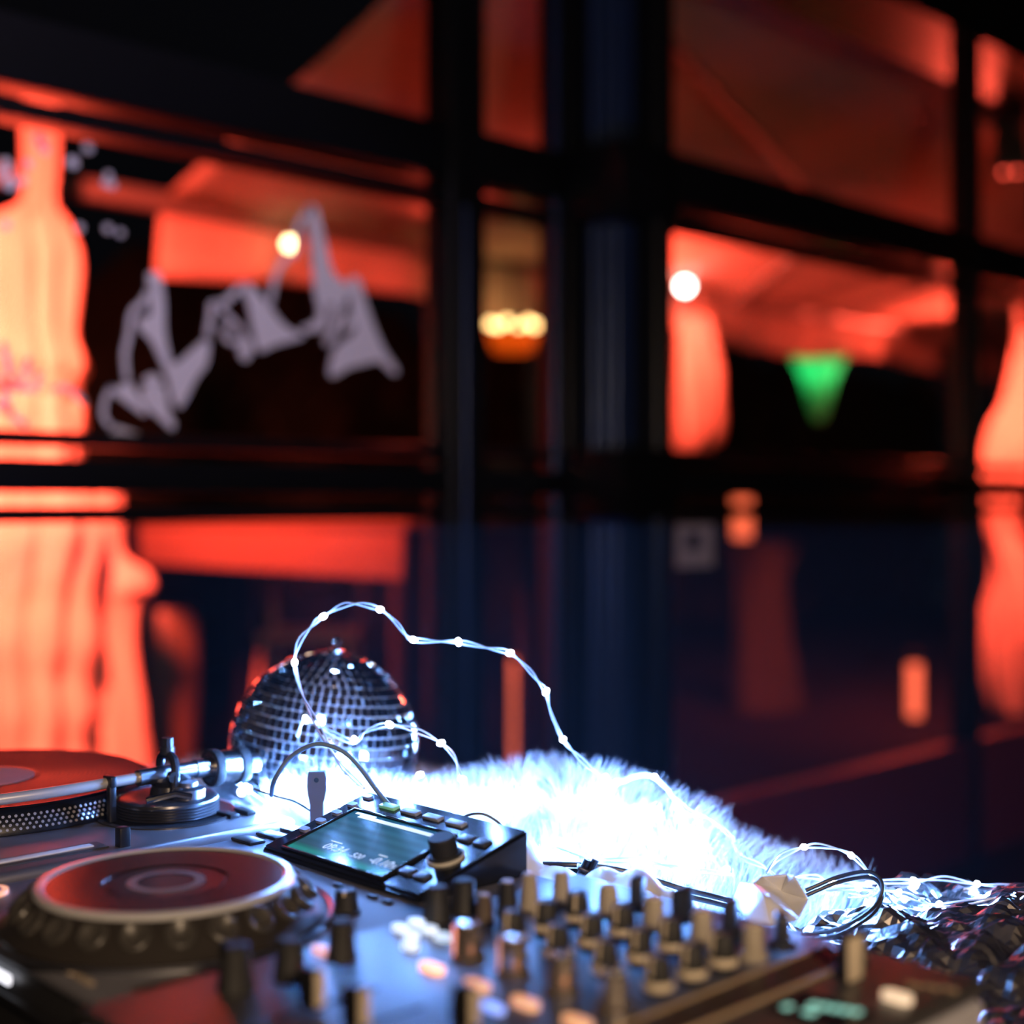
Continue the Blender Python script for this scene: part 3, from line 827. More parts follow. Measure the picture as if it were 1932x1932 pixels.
# display block: wedge with a tilted face
bx0, bx1, by0, by1, bz0, bz1 = -0.967, -0.765, 0.640, 0.752, 0.9065, 0.936
wedge = MB()
wedge._add([M_(x, y, z) for x, y, z in ((bx0, by0, 0.899), (bx1, by0, 0.899), (bx1, by1, 0.899), (bx0, by1, 0.899), (bx0, by0, bz0), (bx1, by0, bz0), (bx1, by1, bz1), (bx0, by1, bz1))],
           [(0, 1, 2, 3), (4, 5, 6, 7), (0, 1, 5, 4), (1, 2, 6, 5), (2, 3, 7, 6), (3, 0, 4, 7)])
bmesh.ops.bevel(wedge.bm, geom=wedge.bm.edges[:], offset=0.0025, segments=2, affect='EDGES')
blk = wedge.build('display_block', mat('display_black', (0.010, 0.011, 0.014), 0.18), mp_)
tilt = math.atan2(bz1 - bz0, by1 - by0)
SL = math.hypot(bz1 - bz0, by1 - by0)
class Panel:                      # frame on the tilted face: u across, v up the slope, h proud of it
    pass
def on_panel(name, shape, material, u, v, h=0.0, parent=blk, smooth=True):
    y = by0 + v * math.cos(tilt)
    z = bz0 + v * math.sin(tilt)
    loc = Vector(M_(bx0 + u, y - math.sin(tilt) * h, z + math.cos(tilt) * h))
    return shape.build(name, material, parent, loc, smooth, rot=(tilt, 0, 0))
scr_u0, scr_u1, scr_v0, scr_v1 = 0.026, 0.152, 0.007, 0.080
scr = on_panel('screen', MB().box((0, 0, 0), (scr_u1 - scr_u0, scr_v1 - scr_v0, 0.001)), None, (scr_u0 + scr_u1) / 2, (scr_v0 + scr_v1) / 2, 0.0008)
sm = bpy.data.materials.new('lcd_screen')
sm.use_nodes = True
nt = sm.node_tree
b = nt.nodes['Principled BSDF']
tc = nt.nodes.new('ShaderNodeTexCoord')
sp = nt.nodes.new('ShaderNodeSeparateXYZ')
nt.links.new(tc.outputs['Generated'], sp.inputs['Vector'])
rows = nt.nodes.new('ShaderNodeMath'); rows.operation = 'MULTIPLY'; rows.inputs[1].default_value = 44.0
nt.links.new(sp.outputs['Y'], rows.inputs[0])
sn_ = nt.nodes.new('ShaderNodeMath'); sn_.operation = 'SINE'
nt.links.new(rows.outputs[0], sn_.inputs[0])
mr = nt.nodes.new('ShaderNodeMapRange'); mr.inputs['From Min'].default_value = -1; mr.inputs['To Min'].default_value = 0.75; mr.inputs['To Max'].default_value = 1.0
nt.links.new(sn_.outputs[0], mr.inputs['Value'])
rp_ = nt.nodes.new('ShaderNodeValToRGB')
rp_.color_ramp.elements[0].color = (0.012, 0.20, 0.19, 1)
rp_.color_ramp.elements[1].position = 1.0
rp_.color_ramp.elements[1].color = (0.01, 0.10, 0.17, 1)
e = rp_.color_ramp.elements.new(0.07); e.color = (0.02, 0.26, 0.22, 1)
e = rp_.color_ramp.elements.new(0.16); e.color = (0.025, 0.075, 0.10, 1)
e = rp_.color_ramp.elements.new(0.30); e.color = (0.025, 0.10, 0.15, 1)
e = rp_.color_ramp.elements.new(0.7); e.color = (0.03, 0.12, 0.18, 1)
nt.links.new(sp.outputs['Y'], rp_.inputs['Fac'])
b.inputs['Base Color'].default_value = (0.01, 0.02, 0.03, 1)
b.inputs['Roughness'].default_value = 0.15
nt.links.new(rp_.outputs['Color'], b.inputs['Emission Color'])
nt.links.new(mr.outputs['Result'], b.inputs['Emission Strength'])
scr.data.materials.append(sm)
# the printing on the screen
LCDW = glow('lcd_white', (0.75, 0.82, 0.72), 0.5)
def text_mesh(body, size):
    cu = bpy.data.curves.new('txt', 'FONT')
    cu.body = body
    cu.size = size
    cu.shear = 0.15
    to = bpy.data.objects.new('txt', cu)
    C.objects.link(to)
    bpy.context.view_layer.update()
    dg = bpy.context.evaluated_depsgraph_get()
    me = bpy.data.meshes.new_from_object(to.evaluated_get(dg))
    bpy.data.objects.remove(to)
    return me
def screen_piece(name, me, u, v):
    y = by0 + v * math.cos(tilt) - math.sin(tilt) * 0.0016
    z = bz0 + v * math.sin(tilt) + math.cos(tilt) * 0.0016
    me.materials.clear()
    return link(name, me, LCDW, blk, M_(bx0 + u, y, z), (tilt, 0, 0))
screen_piece('time_readout', text_mesh('09:34', 0.0125), 0.058, 0.019)
screen_piece('time_readout', text_mesh('.520', 0.009), 0.094, 0.019)
screen_piece('tempo_readout', text_mesh('-0.10', 0.0125), 0.118, 0.019)
screen_piece('tempo_readout', text_mesh('%', 0.008), 0.1445, 0.019)
screen_piece('title_bar', MB().box((0, 0, 0), (0.108, 0.0042, 0.0003)).mesh('title_bar'), 0.094, 0.0735)
screen_piece('title_text', MB().box((0, 0, 0), (0.026, 0.0028, 0.0003)).mesh('title_text'), 0.045, 0.077)
screen_piece('time_caption', MB().box((0, 0, 0), (0.014, 0.0010, 0.0003)).mesh('time_caption'), 0.064, 0.031)
screen_piece('tempo_caption', MB().box((0, 0, 0), (0.010, 0.0010, 0.0003)).mesh('tempo_caption'), 0.124, 0.031)
on_panel('screen_frame', MB().box((0, 0.0385, 0), (0.132, 0.0025, 0.003), 0.0008).box((-0.065, 0, 0), (0.0025, 0.078, 0.003), 0.0008).box((0.065, 0, 0), (0.0025, 0.078, 0.003), 0.0008).box((0, -0.0385, 0), (0.132, 0.0025, 0.003), 0.0008), mat('bezel_gloss', (0.015, 0.015, 0.018), 0.12), (scr_u0 + scr_u1) / 2, (scr_v0 + scr_v1) / 2, 0.0015)
def pill(w, h, t, n=10):
    r = h / 2
    poly = []
    for s_ in (1, -1):
        for k in range(n + 1):
            a = -math.pi / 2 + math.pi * k / n
            poly.append((s_ * (w / 2 - r + r * math.cos(a)), s_ * r * math.sin(a)))
    return MB().prism(poly, 0, t)
KEY = mat('pale_key', (0.36, 0.42, 0.58), 0.35)
for k in range(5):
    on_panel('browse_button', pill(0.0115, 0.0062, 0.0024), KEY, 0.0125, 0.036 + 0.0172 * k, 0.0)
for k in range(4):
    m = MB().box((0, 0, 0.0012), (0.0205, 0.0078, 0.0032), 0.0012)
    on_panel('source_button', m, KEY if k else mat('green_key', (0.35, 0.6, 0.45), 0.35, emit=(0.2, 0.8, 0.4), estr=0.25), 0.050 + 0.0285 * k, 0.0985, 0.0)
sel = on_panel('selector_knob', MB().lathe([(0, 0), (0.0135, 0), (0.0125, 0.004), (0.0105, 0.0048), (0.0108, 0.0165), (0.0095, 0.018), (0, 0.018)], 20), RUBBER, 0.1745, 0.052, 0.0)
MB().lathe([(0.0138, 0), (0.0150, 0), (0.0150, 0.002), (0.0138, 0.0025)], 28).build('knob_ring', mat('ring_white', (0.7, 0.68, 0.62), 0.4), sel)
for k, (u, v) in enumerate(((0.166, 0.082), (0.184, 0.082), (0.164, 0.022), (0.182, 0.022))):
    on_panel('tag_button', MB().box((0, 0, 0.001), (0.014, 0.010, 0.003), 0.0012), mat('dark_key', (0.06, 0.065, 0.08), 0.3), u, v)
# deck controls
for k, x in enumerate((-0.843, -0.828, -0.802, -0.784)):
    MB().box(M_(x, 0.627, 0.901), (0.009, 0.0045, 0.003), 0.001).build('memory_button', BLACK, mp_)
def dome_knob(loc, r, h, parent, m=RUBBER, pm=None, name='knob'):
    k = MB().lathe([(0, 0), (r * 1.25, 0), (r * 1.25, h * 0.12), (r, h * 0.2), (r * 0.9, h * 0.94), (r * 0.8, h), (0, h)], 24).build(name, m, parent, loc)
    MB().box((r * 0.45, -r * 0.45, h * 0.93), (r * 0.9, r * 0.22, h * 0.16), 0, rot=(0, 0, R(-46))).build('pointer', pm or mat('pointer_cream', (0.75, 0.62, 0.45), 0.5), k)
    return k
dome_knob(M_(-0.785, 0.590, 0.900), 0.0085, 0.017, mp_, name='speed_knob')
dome_knob(M_(-0.757, 0.566, 0.900), 0.005, 0.005, mp_, name='speed_knob')
for k, y in enumerate((0.655, 0.680, 0.705)):
    MB().box(M_(-1.010, y, 0.9013), (0.030, 0.016, 0.0028), 0.001).build('slot_cover', BLACK, mp_)
for x, y in ((-1.012, 0.482), (-1.006, 0.500)):
    MB().cyl(M_(x, y, 0.900), 0.006, 0.0035, 16, bev=0.001).build('loop_button', BLACK, mp_)
    MB().cyl(M_(x, y, 0.9035), 0.002, 0.0006, 10).build('loop_light', glow('amber_led', (1.0, 0.42, 0.10), 1.6), mp_)
cue = MB().lathe([(0.0105, 0), (0.0145, 0), (0.0145, 0.003), (0.0105, 0.003)], 28).build('cue_ring', glow('cue_amber', (1.0, 0.35, 0.08), 0.9), mp_, M_(-1.008, 0.4275, 0.900))
MB().cyl((0, 0, 0), 0.0100, 0.004, 24, bev=0.001).build('cue_button', mat('cue_grey', (0.3, 0.3, 0.34), 0.3), cue)
for k, (x, y, w) in enumerate(((-0.905, 0.395, 0.028), (-0.880, 0.3985, 0.014), (-0.805, 0.392, 0.012), (-0.785, 0.392, 0.024))):
    pill(w, 0.0045, 0.0015).build('search_button', mat('tan_key', (0.5, 0.4, 0.3), 0.4), mp_, M_(x, y, 0.8998))
# tempo slider on the near side
MB().box(M_(-0.742, 0.462, 0.9003), (0.016, 0.115, 0.001)).build('tempo_slot', mat('slot_brown', (0.05, 0.03, 0.015), 0.5), mp_)
MB().box(M_(-0.742, 0.470, 0.9085), (0.015, 0.009, 0.014), 0.002).build('tempo_fader', BLACK, mp_)
MB().cyl(M_(-0.790, 0.4545, 0.900), 0.004, 0.004, 12).build('quantize_light', glow('amber_led', (1, 0.42, 0.1), 1.6), mp_)

# ================================================================ mixer
mx_ = thing('dj_mixer', 'four channel mixer crowded with black and grey knobs', 'mixer', (-0.55, 0.55, TZ))
X_ = frame_of(mx_)
MX0, MX1, MY0, MY1, MZ = -0.713, -0.387, 0.352, 0.752, 0.913
MIXD = mat('mixer_deck', (0.09, 0.085, 0.085), 0.36, 0.4, var=0.08, scale=40)
MB().box(X_((MX0 + MX1) / 2, (MY0 + MY1) / 2, 0.858), (MX1 - MX0, MY1 - MY0, 0.088), 0.004, 2).build('body', mat('mixer_side', (0.62, 0.62, 0.7), 0.5, 0.2), mx_)
MB().box(X_((MX0 + MX1) / 2, (MY0 + MY1) / 2, 0.9085), (MX1 - MX0, MY1 - MY0, 0.009), 0.003, 2).build('deck_plate', MIXD, mx_)
for sx in (MX0 + 0.04, MX1 - 0.04):
    for sy in (MY0 + 0.04, MY1 - 0.04):
        MB().cyl(X_(sx, sy, 0.80), 0.016, 0.014, 16).build('foot', RUBBER, mx_)
CH = [-0.622 + 0.0395 * k for k in range(4)]
CREAM = mat('cream_plastic', (0.72, 0.62, 0.48), 0.4)
def ribbed(prof, n, ribs=True):
    """knob body with fine grip ribs"""
    b = MB()
    vs, fs = [], []
    for r, z in prof:
        for k in range(n):
            a = 2 * math.pi * k / n
            rr = r * (1.0 + (0.06 if (k % 2 and ribs) else 0))
            vs.append((rr * math.cos(a), rr * math.sin(a), z))
    for i in range(len(prof) - 1):
        for k in range(n):
            l = (k + 1) % n
            fs.append((i * n + k, i * n + l, (i + 1) * n + l, (i + 1) * n + k))
    fs.append(tuple(range((len(prof) - 1) * n, len(prof) * n)))
    fs.append(tuple(reversed(range(n))))
    b._add(vs, fs)
    return b
EQ = ribbed([(0.0070, 0.0), (0.0070, 0.0042), (0.0076, 0.0085), (0.0072, 0.012), (0.0062, 0.0215), (0.0055, 0.0225)], 28).mesh('eq_knob')
EQR = MB().lathe([(0.0074, 0.0042), (0.0092, 0.0045), (0.0095, 0.0068), (0.0088, 0.0085), (0.0074, 0.0085)], 28).mesh('skirt_ring')
EQP = MB().box((0, -0.0045, 0.0222), (0.0018, 0.0060, 0.0012)).box((0, -0.0072, 0.017), (0.0018, 0.0016, 0.010), rot=(-0.1, 0, 0)).mesh('pointer')
TR = ribbed([(0.0085, 0.0), (0.0085, 0.003), (0.0066, 0.0045), (0.0062, 0.0195), (0.0055, 0.0205)], 24).mesh('trim_knob')
TRC = MB().cyl((0, 0, 0.0205), 0.005, 0.0008, 18).mesh('cap_disc')
SE = MB().lathe([(0, 0), (0.0095, 0), (0.0092, 0.0035), (0.0070, 0.0045), (0, 0.0045)], 24).box((0, 0, 0.0125), (0.0085, 0.0165, 0.018), 0.002, rot=(0, 0, R(20))).mesh('selector_knob')
CO = ribbed([(0.0105, 0.0), (0.0105, 0.002), (0.0085, 0.0035), (0.0074, 0.021), (0.0062, 0.0225)], 16).mesh('color_knob')
COD = MB().sphere((0.0042, -0.0042, 0.0225), 0.0016, 8, 6).sphere((-0.001, -0.0052, 0.0225), 0.0013, 8, 6).sphere((0.0050, 0.0015, 0.0225), 0.0013, 8, 6).mesh('top_studs')
COS = MB().box((0, -0.0082, 0.012), (0.004, 0.0012, 0.016), 0.0004, rot=(-0.07, 0, 0)).mesh('light_slot')
SILK = mat('clear_silver', (0.62, 0.55, 0.5), 0.16, 0.9)
GREYK = mat('grey_knob', (0.42, 0.37, 0.30), 0.5)
NAVY = mat('navy_knob', (0.03, 0.035, 0.055), 0.4)
for c, x in enumerate(CH):
    for nm, y in (('low', 0.597), ('mid', 0.627), ('high', 0.656)):
        k = link('eq_knob', EQ, RUBBER, mx_, X_(x, y, MZ), (0, 0, R(random.choice((0, -20, 15, 30, 5)))))
        link('skirt_ring', EQR, CREAM, k)
        link('pointer', EQP, CREAM, k)
    k = link('trim_knob', TR, GREYK, mx_, X_(x, 0.686, MZ))
    link('cap_disc', TRC, CREAM, k)
    k = link('selector_knob', SE, NAVY, mx_, X_(x, 0.716, MZ), (0, 0, R((10, -15, 5, 20)[c])))
    k = link('color_knob', CO, SILK, mx_, X_(x, 0.560, MZ))
    link('top_studs', COD, mat('stud_white', (0.8, 0.75, 0.7), 0.2, 0.5), k)
    if c < 2:
        s_ = MB().box((-0.0062, -0.0062, 0.012), (0.006, 0.0014, 0.017), 0.0004, rot=(0, 0, R(-45))).build('light_slot', glow('slot_amber_%d' % c, (1.0, 0.20, 0.04), 1.4 - 0.9 * c), k)
    pill(0.019, 0.0085, 0.004).build('cue_button', glow('cue_button_%d' % (c == 0), (1.0, 0.36, 0.13) if c else (1.0, 0.42, 0.2), 0.8 if c else 1.7), mx_, X_(x, 0.531, MZ - 0.0005))
    if c == 2:
        pill(0.016, 0.006, 0.0035).build('assign_light', glow('assign_blue', (0.12, 0.30, 1.0), 1.6), mx_, X_(x - 0.008, 0.514, MZ - 0.0005))
    MB().box(X_(x, 0.445, MZ + 0.0002), (0.004, 0.090, 0.0012)).build('fader_slot', BLACK, mx_)
    fy = (0.444, 0.444, 0.486, 0.41)[c]
    fd = MB().box(X_(x, fy, MZ + 0.0118), (0.0155, 0.0075, 0.022), 0.0015).build('channel_fader', BLACK, mx_)
    MB().box(X_(x + 0.0079, fy, MZ + 0.0125), (0.0010, 0.0060, 0.019)).build('lit_fader_side', CREAM, fd)  # pale strip paints the warm light on the cap's right side
# left column: microphone and headphone controls
def mini(name, x, y, r, h, m, tip=None):
    k = ribbed([(r * 1.15, 0), (r * 1.1, h * 0.15), (r, h * 0.3), (r * 0.85, h * 0.96), (r * 0.7, h)], 20).build(name, m, mx_, X_(x, y, MZ))
    if tip:
        MB().cyl((0, 0, h), r * 0.6, 0.0008, 14).build('cap_disc', tip, k)
    return k
mini('mic_knob', -0.698, 0.600, 0.0082, 0.022, RUBBER)
mini('mic_knob', -0.698, 0.624, 0.0082, 0.022, RUBBER)
mini('mic_knob', -0.671, 0.618, 0.0055, 0.018, mat('brown_knob', (0.10, 0.07, 0.05), 0.5), CREAM)
mini('mic_knob', -0.673, 0.641, 0.0062, 0.022, RUBBER, CREAM)
mini('mic_trim_knob', -0.671, 0.660, 0.0058, 0.024, GREYK, CREAM)
mini('mic_trim_knob', -0.664, 0.684, 0.0058, 0.022, GREYK, CREAM)
mini('headphone_knob', -0.676, 0.505, 0.0080, 0.024, RUBBER)
mini('headphone_knob', -0.668, 0.462, 0.0085, 0.024, RUBBER)
mini('headphone_knob', -0.676, 0.430, 0.0090, 0.026, RUBBER)
pill(0.017, 0.008, 0.004).build('cue_button', glow('cue_button_0', (1.0, 0.4, 0.16), 0.7), mx_, X_(-0.693, 0.503, MZ - 0.0005))
for x, y in ((-0.695, 0.566), (-0.697, 0.5815), (-0.679, 0.562), (-0.680, 0.578), (-0.662, 0.574), (-0.663, 0.548)):
    pill(0.0125, 0.0085, 0.004).build('white_pad', glow('pad_white', (0.6, 0.75, 1.0), 1.1), mx_, X_(x, y, MZ - 0.0005))
# meter strip and effect section
TAN = mat('tan_line', (0.45, 0.33, 0.22), 0.45)
MB().box(X_(-0.4715, 0.640, MZ + 0.0004), (0.024, 0.190, 0.0012)).build('meter_strip', mat('meter_dark', (0.03, 0.02, 0.018), 0.3), mx_)
led = MB().box((0, 0, 0), (0.006, 0.0035, 0.0008)).mesh('meter_segment')
for i in range(2):
    for k in range(22):
        link('meter_segment', led, mat('meter_unlit', (0.07, 0.045, 0.035), 0.4), mx_, X_(-0.4765 + 0.010 * i, 0.555 + k * 0.0076, MZ + 0.0013))
for x in (-0.4855, -0.4575):
    MB().box(X_(x, 0.640, MZ + 0.0008), (0.0028, 0.200, 0.0022), 0.0006).build('divider_line', TAN, mx_)
MB().box(X_(-0.426, 0.641, MZ + 0.0005), (0.046, 0.036, 0.0012)).build('effect_display', mat('effect_lcd', (0.008, 0.01, 0.012), 0.15), mx_)
TEAL = glow('teal_segments', (0.05, 0.62, 0.52), 0.9)
for x, y, w in ((-0.4405, 0.6315, 0.0055), (-0.432, 0.6440, 0.0055), (-0.4265, 0.6460, 0.0055), (-0.4210, 0.6480, 0.0055), (-0.4155, 0.6500, 0.0055), (-0.4100, 0.652, 0.0055), (-0.4275, 0.6335, 0.0085)):
    MB().box(X_(x, y, MZ + 0.0014), (w * 0.7, 0.0065, 0.0008)).build('teal_digit', TEAL, mx_)
ek = MB().box(X_(-0.444, 0.700, MZ + 0.0135), (0.011, 0.014, 0.026), 0.002).build('effect_lever', NAVY, mx_)
MB().box(X_(-0.4385, 0.696, MZ + 0.0135), (0.0016, 0.015, 0.025), 0.0005).build('lever_edge', CREAM, ek)
mini('effect_knob', -0.458, 0.725, 0.0075, 0.016, RUBBER, CREAM)
pill(0.018, 0.010, 0.004).build('tap_button', glow('tap_cream', (1.0, 0.68, 0.42), 0.85), mx_, X_(-0.4062, 0.687, MZ - 0.0005))
for k in range(3):
    pill(0.010, 0.004, 0.0015).build('effect_button', TAN, mx_, X_(-0.412 + 0.009 * k, 0.715 + 0.004 * k, MZ - 0.0003))

# ================================================================ mirror ball
CAMP = Vector((0, 0, 1.19))
BR = 0.1
bc = Vector((-1.2077, 0.8789, 0.931))
ball = thing('mirror_ball', 'mirror ball tiled in small square mirrors, resting on white fur', 'mirror ball', bc)
ball.rotation_euler = Matrix.Rotation(R(7), 4, Vector((0.722, -0.692, 0)) * -1).to_euler()
MB().sphere((0, 0, 0), BR - 0.0022, 48, 28).build('core', mat('grout_pale', (0.8, 0.8, 0.82), 0.5), ball)
MIRROR = mat('mirror_tile', (0.82, 0.84, 0.86), 0.06, 1.0, var=0.05, scale=60)
tile = MB()
tw, th = 0.0077, 0.0097
tile._add([(-tw / 2, -th / 2, -0.001), (tw / 2, -th / 2, -0.001), (tw / 2, th / 2, -0.001), (-tw / 2, th / 2, -0.001),
           (-tw / 2 + .0004, -th / 2 + .0004, 0.0006), (tw / 2 - .0004, -th / 2 + .0004, 0.0006), (tw / 2 - .0004, th / 2 - .0004, 0.0006), (-tw / 2 + .0004, th / 2 - .0004, 0.0006)],
          [(4, 5, 6, 7), (0, 1, 5, 4), (1, 2, 6, 5), (2, 3, 7, 6), (3, 0, 4, 7)])
TILE = tile.mesh('tile', False)
TILE.materials.append(MIRROR)
rnd = random.Random(5)
rows_n = int(round(math.pi * BR / (th + 0.0012)))
cells = []
for i in range(rows_n):
    la = -math.pi / 2 + math.pi * (i + 0.5) / rows_n
    n = max(1, int(2 * math.pi * BR * math.cos(la) / (tw + 0.0010)))
    off = rnd.random()
    for k in range(n):
        lo = 2 * math.pi * (k + off) / n
        nr = Vector((math.cos(la) * math.cos(lo), math.cos(la) * math.sin(lo), math.sin(la)))
        ea = Vector((-math.sin(lo), math.cos(lo), 0))
        up = nr.cross(ea)
        M = Matrix((ea, up, nr)).transposed().to_4x4()
        M = M @ Euler((rnd.gauss(0, 0.035), rnd.gauss(0, 0.035), rnd.gauss(0, 0.02))).to_matrix().to_4x4()
        M.translation = nr * BR
        cells.append((M, nr))
Rb = ball.rotation_euler.to_matrix()
def facing(nr):
    w = Rb @ nr
    return w.dot((CAMP - (bc + w * BR)).normalized())
cells.sort(key=lambda c: -facing(c[1]))
for M, nr in cells[:300]:
    o = link('mirror_tile', TILE, None, ball)
    o.matrix_local = M
rest = MB()
for M, nr in cells[300:]:
    rest._add([M @ v.co for v in TILE.vertices], [tuple(p.vertices) for p in TILE.polygons])
o = rest.build('mirror_tiles', MIRROR, ball, smooth=False)
o['kind'] = 'stuff'
MB().lathe([(0, BR - 0.002), (0.010, BR - 0.002), (0.010, BR + 0.003), (0.004, BR + 0.004), (0.003, BR + 0.007), (0, BR + 0.007)], 20).build('top_cap', CHROME, ball)
MB().tube([(0.006 * math.cos(a), 0, BR + 0.011 + 0.006 * math.sin(a)) for a in [2 * math.pi * k / 16 for k in range(17)]], 0.0012, 8).build('hanging_loop', CHROME, ball)

# ================================================================ white fur
def cam_xy(x, y):
    return 0.6921 * x + 0.7218 * y, -0.7218 * x + 0.6921 * y
HILLS = []
for px, Y, h, s in ((890, 1.40, 0.052, 0.085), (1040, 1.40, 0.035, 0.07), (1165, 1.36, 0.052, 0.060), (760, 1.27, 0.018, 0.07), (1010, 1.22, 0.022, 0.07),
                    (410, 1.58, 0.055, 0.09), (760, 1.60, 0.035, 0.09), (1340, 1.32, 0.034, 0.05), (500, 1.35, 0.062, 0.040), (610, 1.31, 0.056, 0.042), (740, 1.33, 0.030, 0.05)):
    HILLS.append(((px - 966) / 2600 * Y, Y, h, s))
def fur_h(x, y):
    X, Y = cam_xy(x, y)
    h = 0.014
    for cx, cy, hh, s in HILLS:
        h += hh * math.exp(-((X - cx) ** 2 + (Y - cy) ** 2) / (2 * s * s))
    dx, dy = x - bc.x, y - bc.y
    d = math.hypot(dx, dy)
    if d < BR:                         # the ball presses its hollow
        h = min(h, bc.z - math.sqrt(BR * BR - d * d) - TZ - 0.002)
    else:
        h = min(h, bc.z - TZ - 0.002 + (d - BR) * 2)
    h += 0.004 * noise.noise((x * 22, y * 22, 4)) if d > BR else 0.0
    e = min((x + 1.50) / 0.05, (-0.66 - x) / 0.10, (y - (0.737 if x < -1.04 else 0.770)) / 0.02, (1.21 - y) / 0.05, 1.0)
    return max(0.002, h * max(0.0, min(1.0, e)))
fur = thing('fur_throw', 'fluffy white faux fur throw heaped behind the decks', 'throw', (-1.05, 0.99, TZ))
FO = Vector(fur.location)
FURC = cloth_mat('white_fur', (0.86, 0.86, 0.88), 0.4, bump=0.2, scale=40)
MB().grid(lambda u, v: Vector((-1.50 + 0.86 * u, 0.737 + 0.475 * v, TZ + 0.001 + fur_h(-1.50 + 0.86 * u, 0.737 + 0.475 * v))) - FO, 90, 46).build('backing', FURC, fur)
rnd = random.Random(11)
vs, fs = [], []
for i in range(46000):
    x, y = -1.49 + 0.83 * rnd.random(), 0.740 + 0.465 * rnd.random()
    h = fur_h(x, y)
    if h < 0.008:
        continue
    if math.hypot(x - bc.x, y - bc.y) < BR * 0.99:
        continue
    e = 0.004
    nr = Vector((-(fur_h(x + e, y) - h) / e, -(fur_h(x, y + e) - h) / e, 1.0)).normalized()
    cl = Vector((noise.noise((x * 30, y * 30, 0)), noise.noise((x * 30, y * 30, 9)), 0.0)) * 0.9
    dr_ = (nr + cl + Vector((rnd.gauss(0, .18), rnd.gauss(0, .18), 0))).normalized()
    L = 0.022 + 0.020 * rnd.random() + 0.012 * noise.noise((x * 30, y * 30, 3))
    p = Vector((x, y, TZ + h - 0.001)) - FO
    side = dr_.cross(Vector((rnd.random() - .5, rnd.random() - .5, rnd.random() - .5))).normalized()
    w = 0.00055
    bend = Vector((cl.x * 0.5 + rnd.gauss(0, .12), cl.y * 0.5 + rnd.gauss(0, .12), -0.25))
    k = len(vs)
    a = p + dr_ * L * 0.5
    t = p + dr_ * L + bend * L * 0.35
    vs += [p - side * w, p + side * w, a - side * w * 0.8 + bend * L * 0.06, a + side * w * 0.8 + bend * L * 0.06, t]
    fs += [(k, k + 1, k + 3, k + 2), (k + 2, k + 3, k + 4)]
me = bpy.data.meshes.new('fur_strands')
me.from_pydata([tuple(v) for v in vs], [], fs)
o = link('fur_strands', me, FURC, fur)
o['kind'] = 'stuff'

# ================================================================ fairy lights
WIRE = mat('silver_wire', (0.85, 0.87, 0.92), 0.3, 0.6)
LEDM = glow('led_core', (0.72, 0.88, 1.0), 40)
bulb_me = MB().lathe([(0, -0.0040), (0.0016, -0.0034), (0.0027, -0.0012), (0.0027, 0.0014), (0.0014, 0.0034), (0, 0.0040)], 12).mesh('led_bulb')
bulb_me.materials.append(LEDM)
def string(label, path, bulbs, seed, power=1.0, twin=0.0022):
    base = Vector(path[0])
    st_ = thing('fairy_lights', label, 'fairy lights', base, 0, 'fairy light strings')
    rn = random.Random(seed)
    P = [v - base for v in smooth_path(path, 8)]
    for s_ in (-1, 1):
        Q = []
        for i, p in enumerate(P):
            a = i * 0.22
            Q.append(p + Vector((math.cos(a) * 0.6, math.cos(a) * 0.6, math.sin(a))) * s_ * twin * (0.45 + 0.55 * abs(math.sin(i * 0.11))))
        MB().tube(Q, 0.00085, 6).build('wire', WIRE, st_)
    for i, b_ in enumerate(bulbs):
        p = Vector(b_) - base
        o = link('led_bulb', bulb_me, None, st_, p, (rn.random() * 3, rn.random() * 3, 0))
        lamp('led_light', 'POINT', p, LED_W * power, LED_COL, st_, 0.005)
    return st_
string('fairy light string looping high over the mirror ball and down the fur',
       [(-0.9861, 0.7633, 0.9325), (-1.0026, 0.746, 0.9563), (-1.024, 0.7382, 0.9881), (-1.0422, 0.7336, 1.0155), (-1.0636, 0.7403, 1.0423), (-1.0605, 0.7435, 1.062), (-1.052, 0.7523, 1.0778), (-1.0452, 0.7594, 1.0851), (-1.0349, 0.7701, 1.094), (-1.024, 0.7815, 1.0974), (-1.0087, 0.7975, 1.0915), (-0.9992, 0.8074, 1.0807), (-0.9923, 0.8145, 1.0689), (-0.9872, 0.8199, 1.0635), (-0.9736, 0.8341, 1.062), (-0.9583, 0.8501, 1.0615), (-0.9395, 0.8696, 1.0561), (-0.9252, 0.8845, 1.0512), (-0.9157, 0.8945, 1.0398), (-0.9082, 0.9023, 1.0275), (-0.902, 0.9087, 1.0152), (-0.8986, 0.9122, 0.9955), (-0.8911, 0.9201, 0.9709), (-0.8833, 0.9282, 0.9586), (-0.8748, 0.9371, 0.9463), (-0.8639, 0.9485, 0.935), (-0.8571, 0.9556, 0.9301), (-0.8458, 0.9673, 0.9374), (-0.8322, 0.9815, 0.936), (-0.8237, 0.9904, 0.9242), (-0.8175, 0.9968, 0.9084), (-0.8162, 0.9982, 0.8946), (-0.8094, 1.0053, 0.8882), (-0.8015, 1.0135, 0.8739), (-0.7947, 1.0206, 0.87)],
       [(-1.0636, 0.7403, 1.0423), (-1.0452, 0.7594, 1.0851), (-1.0087, 0.7975, 1.0915), (-0.9872, 0.8199, 1.0635), (-0.9583, 0.8501, 1.0615), (-0.9252, 0.8845, 1.0512), (-0.902, 0.9087, 1.0152), (-0.8911, 0.9201, 0.9709), (-0.8639, 0.9485, 0.935), (-0.8571, 0.9556, 0.9301), (-0.8322, 0.9815, 0.936), (-0.8175, 0.9968, 0.9084), (-0.8094, 1.0053, 0.8882)], 1)
